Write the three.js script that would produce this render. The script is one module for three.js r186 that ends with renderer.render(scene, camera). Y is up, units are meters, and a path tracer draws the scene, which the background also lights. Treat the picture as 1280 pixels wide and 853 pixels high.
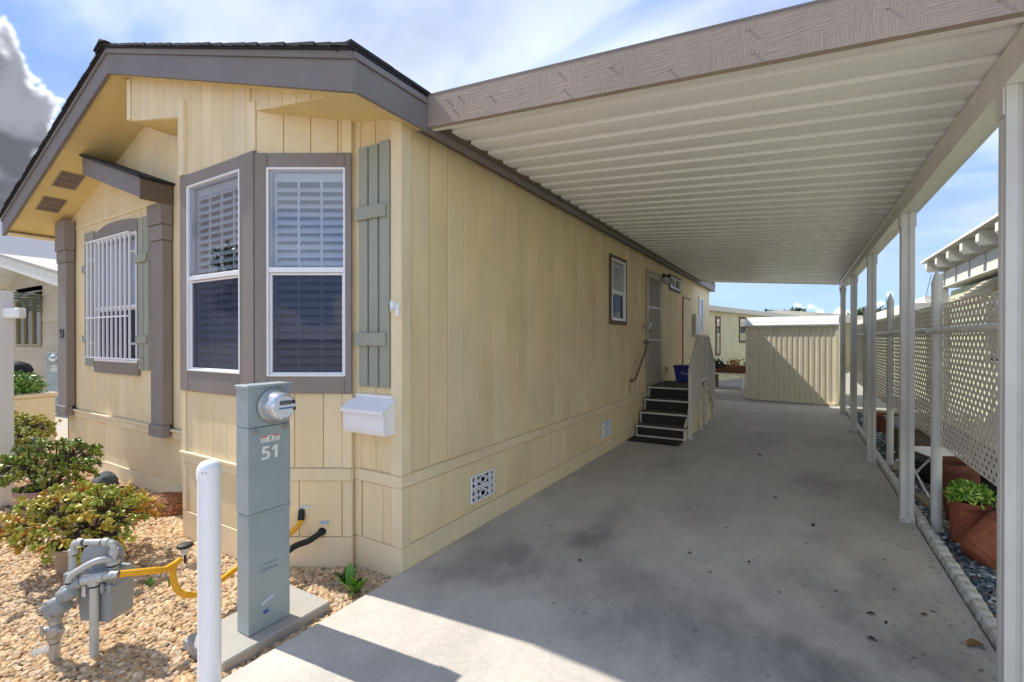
import * as THREE from 'three';
import { mergeGeometries } from 'three/addons/utils/BufferGeometryUtils.js';
import { FontLoader } from 'three/addons/loaders/FontLoader.js';
import { RoundedBoxGeometry } from 'three/addons/geometries/RoundedBoxGeometry.js';
import { TextGeometry } from 'three/addons/geometries/TextGeometry.js';

// ------------------------------------------------------------------ camera, sky, sun, exposure
const scene = new THREE.Scene();
const camera = new THREE.PerspectiveCamera(71.72, 1280 / 853, 0.05, 400);
camera.position.set(0, 1.55, 0);
camera.rotation.set(THREE.MathUtils.degToRad(-0.24), THREE.MathUtils.degToRad(31.3), 0, 'YXZ');
const renderer = new THREE.WebGLRenderer({ antialias: true });
renderer.setSize(1024, 682);
renderer.toneMapping = THREE.LinearToneMapping;
renderer.toneMappingExposure = 3.2;
renderer.shadowMap.enabled = true;

// seeded random numbers and periodic noise
function rng(seed) { let s = seed >>> 0; return () => { s = (s + 0x6D2B79F5) >>> 0; let t = s; t = Math.imul(t ^ (t >>> 15), t | 1); t ^= t + Math.imul(t ^ (t >>> 7), t | 61); return ((t ^ (t >>> 14)) >>> 0) / 4294967296; }; }
const R = rng(7);
const rr = (a, b) => a + (b - a) * R();
function hash(x, y, s) { let h = Math.imul(x, 374761393) + Math.imul(y, 668265263) + Math.imul(s, 1274126177); h = Math.imul(h ^ (h >>> 13), 1274126177); return ((h ^ (h >>> 16)) >>> 0) / 4294967296; }
function vnoise(x, y, px, py, s) {
  const xi = Math.floor(x), yi = Math.floor(y), fx = x - xi, fy = y - yi;
  const u = fx * fx * (3 - 2 * fx), v = fy * fy * (3 - 2 * fy);
  const m = (a, p) => ((a % p) + p) % p;
  const x0 = m(xi, px), x1 = m(xi + 1, px), y0 = m(yi, py), y1 = m(yi + 1, py);
  const a = hash(x0, y0, s), b = hash(x1, y0, s), c = hash(x0, y1, s), d = hash(x1, y1, s);
  return a + (b - a) * u + (c - a) * v + (a - b - c + d) * u * v;
}
function fbm(x, y, px, py, oct, s) { let t = 0, a = 0.5, n = 0; for (let i = 0; i < oct; i++) { t += a * vnoise(x, y, px, py, s + i * 17); n += a; x *= 2; y *= 2; px *= 2; py *= 2; a *= 0.5; } return t / n; }
const sstep = (a, b, x) => { const t = Math.min(1, Math.max(0, (x - a) / (b - a))); return t * t * (3 - 2 * t); };
const lerp = (a, b, t) => a + (b - a) * t;

function makeSky() {
  const W = 2048, H = 1024, data = new Float32Array(W * H * 4);
  const P = 100000;
  for (let j = 0; j < H; j++) {
    const el = ((j + 0.5) / H - 0.5) * Math.PI, sy = Math.sin(el), ce = Math.cos(el), elDeg = el * 180 / Math.PI;
    for (let i = 0; i < W; i++) {
      const az = ((i + 0.5) / W - 0.5) * 2 * Math.PI, dx = Math.cos(az) * ce, dz = Math.sin(az) * ce;
      let r, g, b;
      const h = Math.max(0, sy), k = Math.pow(1 - h, 3.2);
      r = lerp(0.14, 0.36, k); g = lerp(0.25, 0.52, k); b = lerp(0.55, 0.78, k);
      // high thin cloud, drawn out into streaks
      const q = 1 / (h + 0.16), cx = dx * q, cz = dz * q;
      const w1 = fbm(cx * 0.9 + 40, cz * 0.9 + 40, P, P, 4, 3);
      const th = fbm(cx * 1.5 + 31 + w1 * 1.6 + cz * 0.5, cz * 2.6 + 57 + w1, P, P, 6, 11);
      const big = fbm(cx * 0.55 + 13, cz * 0.55 + 71, P, P, 3, 29);
      let c = sstep(0.39, 0.66, th * 0.74 + big * 0.34) * sstep(0.03, 0.26, h) * 0.86;
      const wl = 0.40 + 0.72 * fbm(cx * 2.2 + 9, cz * 2.2 + 5, P, P, 5, 41);
      r = lerp(r, 0.72 * wl, c); g = lerp(g, 0.79 * wl, c); b = lerp(b, 0.94 * wl, c);
      // heaped cumulus standing low round the sky, grey against the sun, white away from it, those out of view brightened as added fill
      const azu = ((i + 0.5) / W) * 64;
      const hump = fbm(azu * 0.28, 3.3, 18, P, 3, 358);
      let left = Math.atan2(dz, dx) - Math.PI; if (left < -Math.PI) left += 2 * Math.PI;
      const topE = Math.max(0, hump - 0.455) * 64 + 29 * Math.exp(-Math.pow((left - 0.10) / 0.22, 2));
      const X1 = azu * 0.9, Y1 = elDeg * 0.19, wx = fbm(X1, Y1, 58, P, 3, 88) - 0.5, wy = fbm(X1 + 7, Y1 + 9, 58, P, 3, 89) - 0.5;
      let bil = 0, am = 0.55, fx = 1; for (let o = 0; o < 6; o++) { bil += am * (1 - Math.abs(2 * vnoise((X1 + wx * 0.5) * fx, (Y1 + wy * 0.5) * fx, 58 * fx, P, 91 + o * 7) - 1)); am *= 0.52; fx *= 2; }
      const dd = topE - elDeg + (bil - 0.62) * 12;
      if (elDeg > -1 && dd > 0) {
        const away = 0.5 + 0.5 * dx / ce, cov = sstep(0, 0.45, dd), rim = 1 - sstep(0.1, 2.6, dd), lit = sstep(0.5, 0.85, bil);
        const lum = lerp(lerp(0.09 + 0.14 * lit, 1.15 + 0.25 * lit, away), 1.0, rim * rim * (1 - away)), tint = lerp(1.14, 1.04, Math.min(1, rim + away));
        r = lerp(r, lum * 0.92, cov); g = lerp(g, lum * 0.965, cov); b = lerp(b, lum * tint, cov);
      }
      if (sy < 0) { const f = sstep(0, -0.08, sy); r = lerp(r, 0.30, f); g = lerp(g, 0.29, f); b = lerp(b, 0.27, f); }
      const o = (j * W + i) * 4, gain = 0.535; data[o] = r * gain; data[o + 1] = g * gain; data[o + 2] = b * gain; data[o + 3] = 1;
    }
  }
  const t = new THREE.DataTexture(data, W, H, THREE.RGBAFormat, THREE.FloatType);
  t.mapping = THREE.EquirectangularReflectionMapping; t.magFilter = THREE.LinearFilter; t.minFilter = THREE.LinearFilter; t.needsUpdate = true;
  return t;
}
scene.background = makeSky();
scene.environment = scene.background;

const sun = new THREE.DirectionalLight(new THREE.Color(1.0, 0.95, 0.86), 2.0);
sun.position.set(-0.85 * 30 - 2, 30, 0.088 * 30 - 6);
sun.target.position.set(-2, 0, -6);
sun.castShadow = true;
Object.assign(sun.shadow.camera, { left: -22, right: 22, top: 22, bottom: -22, near: 1, far: 90 });
sun.shadow.mapSize.set(4096, 4096);
scene.add(sun, sun.target);

// ------------------------------------------------------------------ textures
function tex(W, H, fn, srgb, repX, repY) {
  const d = new Uint8Array(W * H * 4);
  for (let y = 0; y < H; y++) for (let x = 0; x < W; x++) {
    const v = fn(x / W, y / H, x, y), o = (y * W + x) * 4;
    if (typeof v === 'number') d[o] = d[o + 1] = d[o + 2] = Math.max(0, Math.min(255, v * 255));
    else for (let k = 0; k < 3; k++) d[o + k] = Math.max(0, Math.min(255, v[k] * 255));
    d[o + 3] = 255;
  }
  const t = new THREE.DataTexture(d, W, H, THREE.RGBAFormat);
  t.wrapS = t.wrapT = THREE.RepeatWrapping; t.magFilter = THREE.LinearFilter; t.minFilter = THREE.LinearMipmapLinearFilter; t.generateMipmaps = true;
  if (srgb) t.colorSpace = THREE.SRGBColorSpace;
  t.repeat.set(repX || 1, repY || repX || 1); t.needsUpdate = true;
  return t;
}
// up-and-down sawn grain of plywood siding
const T_grain = tex(512, 512, (u, v) => 0.55 * fbm(u * 90, v * 5, 90, 5, 4, 5) + 0.3 * fbm(u * 40, v * 2, 40, 2, 3, 15) + 0.15 * fbm(u * 160, v * 90, 160, 90, 2, 25), false, 1 / 0.7);
// coarse rough-sawn face of a timber fascia: short scratches both ways
const T_rough = tex(512, 512, (u, v) => {
  const m = sstep(0.42, 0.58, fbm(u * 7, v * 7, 7, 7, 3, 61));
  const a = fbm(u * 9, v * 150, 9, 150, 2, 62), b = fbm(u * 150, v * 9, 150, 9, 2, 63);
  return 0.75 * (a * m + b * (1 - m)) + 0.25 * fbm(u * 50, v * 50, 50, 50, 3, 64);
}, false, 1 / 0.55);
const T_fine = tex(256, 256, (u, v) => fbm(u * 24, v * 24, 24, 24, 4, 71), false, 1 / 0.25);
const T_fibre = tex(256, 256, (u, v) => 0.5 * vnoise(u * 128, v * 128, 128, 128, 72) + 0.5 * fbm(u * 60, v * 60, 60, 60, 2, 73), false, 1 / 0.2);
// weathering of paint: faint blotches, specks and thin runs
const nailDots = (() => { const q = rng(17), m = new Map(); for (let i = 0; i < 70; i++) { const x = Math.floor(q() * 1024), y = Math.floor(q() * 1024); for (const [dx, dy, s] of [[0, 0, 1], [1, 0, 0.7], [0, 1, 0.7], [1, 1, 0.5]]) m.set(((y + dy) % 1024) * 1024 + (x + dx) % 1024, s); } return m; })();
const T_paint = tex(1024, 1024, (u, v, px, py) => {
  let w = 0.93 + 0.10 * (fbm(u * 6, v * 5, 6, 5, 5, 81) - 0.5) + 0.03 * (fbm(u * 60, v * 4, 60, 4, 3, 82) - 0.5);
  const s = fbm(u * 120, v * 120, 120, 120, 2, 83); if (s > 0.8) w -= (s - 0.8) * 0.3;
  const nd = nailDots.get(py * 1024 + px); if (nd) w -= 0.16 * nd;
  const y = 0.025 * (fbm(u * 5, v * 5, 5, 5, 4, 84) - 0.5);
  return [w + y, w, w - y * 2];
}, true, 1 / 2.3);
const T_metal = tex(512, 512, (u, v) => { let w = 0.94 + 0.08 * (fbm(u * 8, v * 8, 8, 8, 5, 85) - 0.5); const s = fbm(u * 40, v * 40, 40, 40, 3, 86); if (s > 0.72) w -= (s - 0.72) * 0.25; return [w, w, w * 0.99]; }, true, 1 / 1.1);

const T_clay = tex(512, 512, (u, v) => { const n = fbm(u * 6, v * 6, 6, 6, 5, 311), s = sstep(0.55, 0.75, fbm(u * 9, v * 14, 9, 14, 5, 312)); return [0.88 + 0.16 * (n - 0.5) + 0.1 * s, 0.86 + 0.2 * (n - 0.5) + 0.13 * s, 0.85 + 0.22 * (n - 0.5) + 0.15 * s]; }, true, 1 / 0.6);
function M(hex, o = {}) {
  const m = new THREE.MeshStandardMaterial({ color: new THREE.Color(hex), roughness: o.rough ?? 0.75, metalness: o.metal ?? 0 });
  if (o.map) m.map = o.map;
  if (o.bump) { m.bumpMap = o.bump; m.bumpScale = o.bs ?? 0.0006; }
  if (o.vc) m.vertexColors = true;
  return m;
}
const cream = '#f8e5bd', taupe = '#948982', sage = '#a9ac9d', white = '#e6e6e2';
const MAT = {
  siding: [0, 1, 2].map(i => M(['#f8e2b5', '#f6e0b2', '#fae5ba'][i], { map: T_paint, bump: T_grain, bs: 0.0009, rough: 0.72 })),
  cream: M(cream, { map: T_paint, bump: T_grain, bs: 0.0006, rough: 0.7 }),
  soffit: M('#efd99c', { map: T_paint, bump: T_fine, bs: 0.0004, rough: 0.75 }),
  taupe: M(taupe, { map: T_paint, bump: T_grain, bs: 0.0008, rough: 0.7 }),
  fascia: M('#857d7b', { map: T_paint, bump: T_fine, bs: 0.0008, rough: 0.65 }),
  beam: M('#a6978a', { map: T_paint, bump: T_rough, bs: 0.0018, rough: 0.75 }),
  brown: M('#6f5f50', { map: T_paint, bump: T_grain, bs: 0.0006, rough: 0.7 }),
  sage: M(sage, { map: T_paint, bump: T_grain, bs: 0.0012, rough: 0.72 }),
  shingle: M('#2a2a2e', { bump: T_fibre, bs: 0.002, rough: 0.95 }),
  white: M(white, { map: T_metal, bump: T_fine, bs: 0.0002, rough: 0.45 }),
  vinyl: M('#eeeef0', { rough: 0.35 }),
  whitePaint: M('#e8e4da', { map: T_metal, bump: T_fine, bs: 0.0006, rough: 0.6 }),
  pan: M('#efebe4', { map: T_metal, bump: T_fine, bs: 0.00015, rough: 0.38 }),
  post: M('#dedcd8', { map: T_metal, bump: T_fine, bs: 0.0002, rough: 0.4 }),
  lattice: M('#f1e9e0', { map: T_metal, bump: T_grain, bs: 0.0005, rough: 0.6 }),
  pedestal: M('#a2aeb2', { map: T_metal, bump: T_fine, bs: 0.0003, rough: 0.42 }),
  gas: M('#9a9fa1', { map: T_metal, bump: T_fine, bs: 0.0006, rough: 0.5 }),
  galv: M('#b4b6b4', { map: T_metal, bump: T_fine, bs: 0.0005, rough: 0.42, metal: 0.55 }),
  chrome: M('#c9ccd0', { rough: 0.18, metal: 0.9 }),
  black: M('#1c1c1e', { bump: T_fine, bs: 0.0004, rough: 0.6 }),
  carpet: M('#3d3834', { bump: T_fibre, bs: 0.004, rough: 1 }),
  mat: M('#2b2928', { bump: T_fibre, bs: 0.004, rough: 1 }),
  tread: M('#6a625a', { bump: T_fibre, bs: 0.003, rough: 1 }),
  yellow: M('#e2a310', { bump: T_fine, bs: 0.0004, rough: 0.45 }),
  blueBin: M('#1b2f86', { rough: 0.45 }),
  dark: M('#59606a', { rough: 0.9 }),
  room: M('#a7a29a', { rough: 0.95 }),
  pipe: M('#c6c7c4', { map: T_metal, bump: T_fine, bs: 0.0006, rough: 0.5, metal: 0.15 }),
  slat: M('#e9e9ea', { rough: 0.4 }),
  curtain: M('#dfe2e8', { bump: T_grain, bs: 0.002, rough: 0.9 }),
  glass: new THREE.MeshPhysicalMaterial({ color: new THREE.Color().setRGB(0.62, 0.66, 0.72), roughness: 0.0, metalness: 0, transmission: 1, thickness: 0, ior: 2.7 }),
  screen: new THREE.MeshStandardMaterial({ color: new THREE.Color('#1a2746'), roughness: 0.9, transparent: true, opacity: 0.6 }),
  terracotta: M('#ab6444', { map: T_clay, bump: T_fine, bs: 0.001, rough: 0.85 }),
  oldTerracotta: M('#84503f', { map: T_clay, bump: T_fine, bs: 0.001, rough: 0.85 }),
  soil: M('#3a2c22', { bump: T_fibre, bs: 0.006, rough: 1 }),
  wood: M('#6a4730', { map: T_paint, bump: T_grain, bs: 0.002, rough: 0.8 }),
  bark: M('#5b4a3a', { bump: T_fibre, bs: 0.004, rough: 0.95 }),
};

// ------------------------------------------------------------------ helpers for objects
const used = new Map(), ORG = new Map();
function numbered(n) { const c = used.get(n) || 0; used.set(n, c + 1); return c ? n + '_' + String(c).padStart(3, '0') : n; }
function thing(name, label, category, pos = [0, 0, 0], turn = 0, group) {
  const o = new THREE.Group(); o.name = numbered(name); o.position.set(...pos); o.rotation.y = turn; o.userData = { label, category };
  if (group) o.userData.group = group; scene.add(o); return o;
}
function absThing(name, label, category, pos, group) { const o = thing(name, label, category, pos, 0, group); ORG.set(o, new THREE.Vector3(...pos)); return o; }
function part(parent, name, geo, mat, label) {
  const m = new THREE.Mesh(geo, mat); m.name = name; if (ORG.has(parent)) m.position.copy(ORG.get(parent)).negate();
  if (label) m.userData.label = label; parent.add(m); return m;
}
function grp(parent, name, pos, ry = 0) { const g = new THREE.Group(); g.name = name; g.position.set(...pos); if (ORG.has(parent)) g.position.sub(ORG.get(parent)); g.rotation.y = ry; parent.add(g); return g; }
function soloMesh(name, label, category, geo, mat, pos = [0, 0, 0], turn = 0, group) {
  const m = new THREE.Mesh(geo, mat); m.name = numbered(name); m.position.set(...pos); m.rotation.y = turn; m.userData = { label, category }; if (group) m.userData.group = group; scene.add(m); return m;
}
function struct(name, geo, mat, label) { const m = new THREE.Mesh(geo, mat); m.name = numbered(name); m.userData = { kind: 'structure' }; if (label) m.userData.label = label; scene.add(m); return m; }

// geometry: everything non-indexed with uv in metres
function boxUV(g, ou = R() * 5, ov = R() * 5) {
  const p = g.attributes.position, n = g.attributes.normal, uv = new Float32Array(p.count * 2);
  for (let i = 0; i < p.count; i++) {
    const ax = Math.abs(n.getX(i)), ay = Math.abs(n.getY(i)), az = Math.abs(n.getZ(i)), x = p.getX(i), y = p.getY(i), z = p.getZ(i);
    const [a, b] = ax >= ay && ax >= az ? [z, y] : ay >= az ? [x, z] : [x, y];
    uv[2 * i] = a + ou; uv[2 * i + 1] = b + ov;
  }
  g.setAttribute('uv', new THREE.BufferAttribute(uv, 2)); return g;
}
function tri(list) { const g = new THREE.BufferGeometry(); g.setAttribute('position', new THREE.BufferAttribute(new Float32Array(list), 3)); g.computeVertexNormals(); return g; }
function norm(g) { const q = g.index ? g.toNonIndexed() : g; for (const k of Object.keys(q.attributes)) if (!['position', 'normal', 'uv', 'color'].includes(k)) q.deleteAttribute(k); return q; }
function polyMesh(faces) { const out = []; for (const f of faces) for (let i = 1; i < f.length - 1; i++) out.push(...f[0], ...f[i], ...f[i + 1]); return tri(out); }
// a box with chamfered edges
function box(x0, x1, y0, y1, z0, z1, c = 0.003) {
  const X = [x0, x1], Y = [y0, y1], Z = [z0, z1]; c = Math.min(c, (x1 - x0) / 3, (y1 - y0) / 3, (z1 - z0) / 3);
  const S = [1, -1], F = [];
  const v = (i, j, k, a) => [X[i] + (a === 0 ? 0 : S[i] * c), Y[j] + (a === 1 ? 0 : S[j] * c), Z[k] + (a === 2 ? 0 : S[k] * c)];
  const ctr = [(x0 + x1) / 2, (y0 + y1) / 2, (z0 + z1) / 2];
  const add = f => { const e1 = f[1].map((q, i) => q - f[0][i]), e2 = f[2].map((q, i) => q - f[0][i]); const n = [e1[1] * e2[2] - e1[2] * e2[1], e1[2] * e2[0] - e1[0] * e2[2], e1[0] * e2[1] - e1[1] * e2[0]]; const d = f[0].reduce((s, q, i) => s + (q - ctr[i]) * n[i], 0); F.push(d < 0 ? f.slice().reverse() : f); };
  for (let i = 0; i < 2; i++) { add([v(i, 0, 0, 0), v(i, 1, 0, 0), v(i, 1, 1, 0), v(i, 0, 1, 0)]); add([v(0, i, 0, 1), v(1, i, 0, 1), v(1, i, 1, 1), v(0, i, 1, 1)]); add([v(0, 0, i, 2), v(1, 0, i, 2), v(1, 1, i, 2), v(0, 1, i, 2)]); }
  for (let i = 0; i < 2; i++) for (let j = 0; j < 2; j++) {
    add([v(i, j, 0, 0), v(i, j, 1, 0), v(i, j, 1, 1), v(i, j, 0, 1)]); add([v(i, 0, j, 0), v(i, 1, j, 0), v(i, 1, j, 2), v(i, 0, j, 2)]); add([v(0, i, j, 1), v(1, i, j, 1), v(1, i, j, 2), v(0, i, j, 2)]);
  }
  for (let i = 0; i < 2; i++) for (let j = 0; j < 2; j++) for (let k = 0; k < 2; k++) add([v(i, j, k, 0), v(i, j, k, 1), v(i, j, k, 2)]);
  return boxUV(polyMesh(F));
}
function slab(x0, x1, y0, y1, z0, z1) { return boxUV(norm(new THREE.BoxGeometry(x1 - x0, y1 - y0, z1 - z0)).translate((x0 + x1) / 2, (y0 + y1) / 2, (z0 + z1) / 2)); }
const merge = a => a.length === 1 ? a[0] : mergeGeometries(a.map(norm));
// a convex-section prism: polygon in (a,b), swept between two offsets along the third axis; axis 'x','y','z'
function prism(poly, axis, s0, s1) {
  const P = (q, s) => axis === 'x' ? [s, q[1], q[0]] : axis === 'y' ? [q[0], s, q[1]] : [q[0], q[1], s];
  const sh = new THREE.Shape(poly.map(q => new THREE.Vector2(q[0], q[1])));
  const pts = sh.getPoints(), idx = THREE.ShapeUtils.triangulateShape(pts, []);
  const out = [], n = pts.length, arr = pts.map(q => [q.x, q.y]);
  const area = THREE.ShapeUtils.area(pts), flip = (area < 0) !== (axis !== 'z');
  const push = (a, b, c) => flip ? out.push(...a, ...c, ...b) : out.push(...a, ...b, ...c);
  for (const [a, b, c] of idx) { push(P(arr[a], s1), P(arr[b], s1), P(arr[c], s1)); push(P(arr[a], s0), P(arr[c], s0), P(arr[b], s0)); }
  for (let i = 0; i < n; i++) { const j = (i + 1) % n; push(P(arr[i], s0), P(arr[j], s0), P(arr[j], s1)); push(P(arr[i], s0), P(arr[j], s1), P(arr[i], s1)); }
  return boxUV(tri(out));
}
function tube(pts, r, seg = 24, rad = 8, closed = false) { return boxUV(norm(new THREE.TubeGeometry(new THREE.CatmullRomCurve3(pts.map(p => new THREE.Vector3(...p)), closed, 'catmullrom', 0.4), seg, r, rad, closed))); }
function rod(a, b, r, rad = 8, r2 = r) {
  const A = new THREE.Vector3(...a), B = new THREE.Vector3(...b), d = B.clone().sub(A), g = norm(new THREE.CylinderGeometry(r2, r, d.length(), rad, 1));
  g.applyQuaternion(new THREE.Quaternion().setFromUnitVectors(new THREE.Vector3(0, 1, 0), d.clone().normalize())); g.translate(...A.add(B).multiplyScalar(0.5).toArray()); return boxUV(g);
}
function bar(a, b, w, h) { // square bar from a to b, h is its upright size
  const A = new THREE.Vector3(...a), B = new THREE.Vector3(...b), d = B.clone().sub(A), L = d.length(), g = box(-L / 2, L / 2, -h / 2, h / 2, -w / 2, w / 2, 0.002);
  const m = new THREE.Matrix4(), x = d.normalize(), up = Math.abs(x.y) > 0.98 ? new THREE.Vector3(0, 0, 1) : new THREE.Vector3(0, 1, 0), z = new THREE.Vector3().crossVectors(x, up).normalize(), y = new THREE.Vector3().crossVectors(z, x);
  m.makeBasis(x, y, z); g.applyMatrix4(m); g.translate(...A.add(B).multiplyScalar(0.5).toArray()); return boxUV(g);
}
function rbox(w, h, d, r, seg = 4) { return boxUV(norm(new RoundedBoxGeometry(w, h, d, seg, r))); }
function lathe(pts, seg = 28) { return boxUV(norm(new THREE.LatheGeometry(pts.map(p => new THREE.Vector2(...p)), seg))); }
function disc(r, h, x, y, z, axis = 'y', seg = 24) { const g = norm(new THREE.CylinderGeometry(r, r, h, seg)); if (axis === 'z') g.rotateX(Math.PI / 2); if (axis === 'x') g.rotateZ(Math.PI / 2); g.translate(x, y, z); return boxUV(g); }
// one siding board: chamfered front edges, sloping ends allowed; local u right, y up, n out
function boardGeo(a, b, yb0, yb1, yt0, yt1, t, c) {
  const sec = [[a, -t], [b, -t], [b, -c], [b - c, 0], [a + c, 0], [a, -c]];
  const yb = u => lerp(yb0, yb1, (u - a) / (b - a)), yt = u => lerp(yt0, yt1, (u - a) / (b - a));
  const lo = sec.map(([u, n]) => [u, yb(u), n]), hi = sec.map(([u, n]) => [u, yt(u), n]), F = [];
  for (let i = 0; i < 6; i++) { const j = (i + 1) % 6; F.push([lo[i], lo[j], hi[j], hi[i]]); }
  F.push(hi.slice()); F.push(lo.slice().reverse());
  return boxUV(polyMesh(F));
}
const fn = v => typeof v === 'function' ? v : () => v;
function siding(parent, name, o) {
  const yb = fn(o.yb), yt = fn(o.yt), gap = o.gap ?? 0.005, t = o.t ?? 0.012, c = o.c ?? 0.003; let k = 0;
  for (let u = o.start ?? o.u0; u < o.u1 - 0.004; u += o.pitch) {
    const a = Math.max(u, o.u0) + gap / 2 + (o.joint && k % 6 === 0 ? 0.004 : 0), b = Math.min(u + o.pitch, o.u1) - gap / 2; if (b - a < 0.012) continue;
    let ps = [[a, b, yb, yt]];
    for (const [h0, h1, v0, v1] of o.holes || []) {
      const nx = [];
      for (const q of ps) {
        if (h1 <= q[0] || h0 >= q[1]) { nx.push(q); continue; }
        const m0 = Math.max(q[0], h0), m1 = Math.min(q[1], h1);
        if (m0 - q[0] > 0.01) nx.push([q[0], m0, q[2], q[3]]);
        if (q[1] - m1 > 0.01) nx.push([m1, q[1], q[2], q[3]]);
        nx.push([m0, m1, q[2], u2 => Math.min(v0, q[3](u2))]); nx.push([m0, m1, u2 => Math.max(v1, q[2](u2)), q[3]]);
      }
      ps = nx.filter(q => q[3]((q[0] + q[1]) / 2) - q[2]((q[0] + q[1]) / 2) > 0.01);
    }
    if (!ps.length) continue;
    const mats = o.mats || MAT.siding;
    const mm = mats[(k++ * 7 + 3) % mats.length]; for (const q of ps) part(parent, name, boardGeo(q[0], q[1], q[2](q[0]), q[2](q[1]), q[3](q[0]), q[3](q[1]), t, c), mm);
  }
}
function sheathing(parent, poly, holes, n, t, mat) {
  const s = new THREE.Shape(poly.map(p => new THREE.Vector2(...p)));
  for (const [a, b, c, d] of holes) s.holes.push(new THREE.Path([[a, c], [b, c], [b, d], [a, d]].map(p => new THREE.Vector2(...p))));
  const g = norm(new THREE.ExtrudeGeometry(s, { depth: t, bevelEnabled: false })).translate(0, 0, n - t);
  return part(parent, 'sheathing', boxUV(g), mat);
}
const font = await new FontLoader().loadAsync('fonts/droid/droid_sans_bold.typeface.json');
function textGeo(s, size, depth) { const g = norm(new TextGeometry(s, { font, size, depth, curveSegments: 6, bevelEnabled: false })); g.computeBoundingBox(); const c = g.boundingBox; g.translate(-(c.max.x + c.min.x) / 2, -(c.max.y + c.min.y) / 2, 0); return boxUV(g); }

// ------------------------------------------------------------------ ground, driveway, beds
struct('ground', boxUV(norm(new THREE.PlaneGeometry(300, 300)).rotateX(-Math.PI / 2).translate(0, -0.085, 0)), M('#b8b0a0', { map: T_paint, bump: T_fine, bs: 0.002, rough: 0.95 }));
{
  // concrete of the driveway: trowel mottling, tyre scuffs, oil spots, leaf stains and a painted dark band behind the shadow edge, where the photograph shows them
  const X0 = -2.24, X1 = 0.835, Z0 = 4.0, Z1 = -13.0;
  const spots = [[-0.7, -2.75, 0.9, 0.4, 0.3], [0.35, -2.55, 0.6, 0.35, 0.36], [-1.85, -2.75, 0.4, 0.5, 0.3], [-1.2, -3.2, 0.5, 0.4, 0.2], [0.55, -3.5, 0.4, 0.7, 0.22], [-0.2, -4.1, 0.6, 0.6, 0.1], [-1.55, -2.85, 0.26, 0.34, 0.34], [-1.36, -3.55, 0.2, 0.3, 0.42], [-1.42, -4.1, 0.16, 0.55, 0.2], [-1.34, -6.05, 0.28, 0.35, 0.28], [0.15, -6.0, 0.3, 0.6, 0.24], [0.05, -3.5, 0.34, 0.45, 0.26], [0.25, -3.0, 0.4, 0.3, 0.25],  // leading broad spots: stain plus painted dark halo behind the roof shadow edge
    [0.16, -4.7, 0.22, 0.6, 0.12], [-0.1, -2.6, 0.7, 0.3, 0.2], [-1.75, -2.5, 0.35, 0.22, 0.24], [-0.9, -2.35, 0.6, 0.18, 0.16], [0.5, -3.9, 0.25, 0.5, 0.16], [-1.6, -8.2, 0.3, 0.8, 0.12], [-0.7, -5.2, 0.5, 0.5, 0.08], [-0.5, -8.0, 0.4, 0.6, 0.09], [0.6, -2.9, 0.2, 0.5, 0.2]];
  const specks = []; const q = rng(99);
  for (let i = 0; i < 620; i++) { const nearKerb = q() < 0.6; specks.push([nearKerb ? 0.82 - q() * q() * 0.6 : lerp(X0, X1, q()), -2.3 - q() * 5, 0.003 + q() * q() * 0.016, 0.25 + q() * 0.5]); }
  const W = 1024, H = 2048, cell = new Map();
  specks.forEach(s => { const k = Math.floor(s[1]); for (const kk of [k - 1, k, k + 1]) { if (!cell.has(kk)) cell.set(kk, []); cell.get(kk).push(s); } });
  const t = tex(W, H, (u, v) => {
    const x = lerp(X0, X1, u), z = lerp(Z0, Z1, v);
    const base = fbm(x * 1.3 + 50, z * 1.3 + 50, 9999, 9999, 5, 201), mid = fbm(x * 7 + 50, z * 5 + 50, 9999, 9999, 4, 202), fi = fbm(x * 60 + 50, z * 60 + 50, 9999, 9999, 3, 203);
    let d = 0.90 + 0.14 * (base - 0.5) + 0.10 * (mid - 0.5) + 0.09 * (fi - 0.5);
    const edge = fbm(x * 5 + 9, z * 3 + 90, 9999, 9999, 4, 204), scuff = sstep(0.3, 0.66, fbm(x * 16 - z * 5 + 333, z * 5 + x * 3 + 60, 9999, 9999, 4, 205));
    let dark = 0;
    for (const [sx, sz, rx, rz, a] of spots) { const e = Math.hypot((x - sx) / rx, (z - sz) / rz); if (e < 1.5) dark += a * sstep(1.35, 0.0, e + (edge - 0.5) * 1.1) * (0.72 + 0.2 * scuff); }
    let warm = 0;
    const c = cell.get(Math.floor(z)); if (c) for (const s of c) { const e = Math.hypot(x - s[0], z - s[1]) / s[2]; if (e < 1) { warm += s[3] * sstep(1, 0.3, e + (fi - 0.5)); } }
    d *= 1 - Math.min(0.45, dark * 0.52); d *= 1 - 0.55 * Math.min(1, warm);
    return [d * 1.0, d * (0.985 - 0.04 * warm), d * (0.955 + dark * 0.06 - 0.1 * warm)];
  }, true);
  t.wrapS = t.wrapT = THREE.ClampToEdgeWrapping;
  const slabG = slab(X0, X1, -0.09, 0, Z1, Z0), p = slabG.attributes.position, uv = slabG.attributes.uv;
  for (let i = 0; i < p.count; i++) uv.setXY(i, (p.getX(i) - X0) / (X1 - X0), (p.getZ(i) - Z0) / (Z1 - Z0));
  const bump = T_fine.clone(); bump.repeat.set(12, 66); bump.needsUpdate = true;
  struct('driveway', slabG, M('#cdc9c3', { map: t, bump, bs: 0.0012, rough: 0.85 }));
  struct('path', slab(-2.9, 3.6, -0.09, -0.004, -30, -13.004), M('#a39c92', { map: T_paint, bump: T_fine, bs: 0.002, rough: 0.9 }));
  struct('road', slab(-60, 60, -0.083, -0.06, 4.2, 11), M('#a09b92', { map: T_paint, bump: T_fine, bs: 0.004, rough: 0.95 }));
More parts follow.
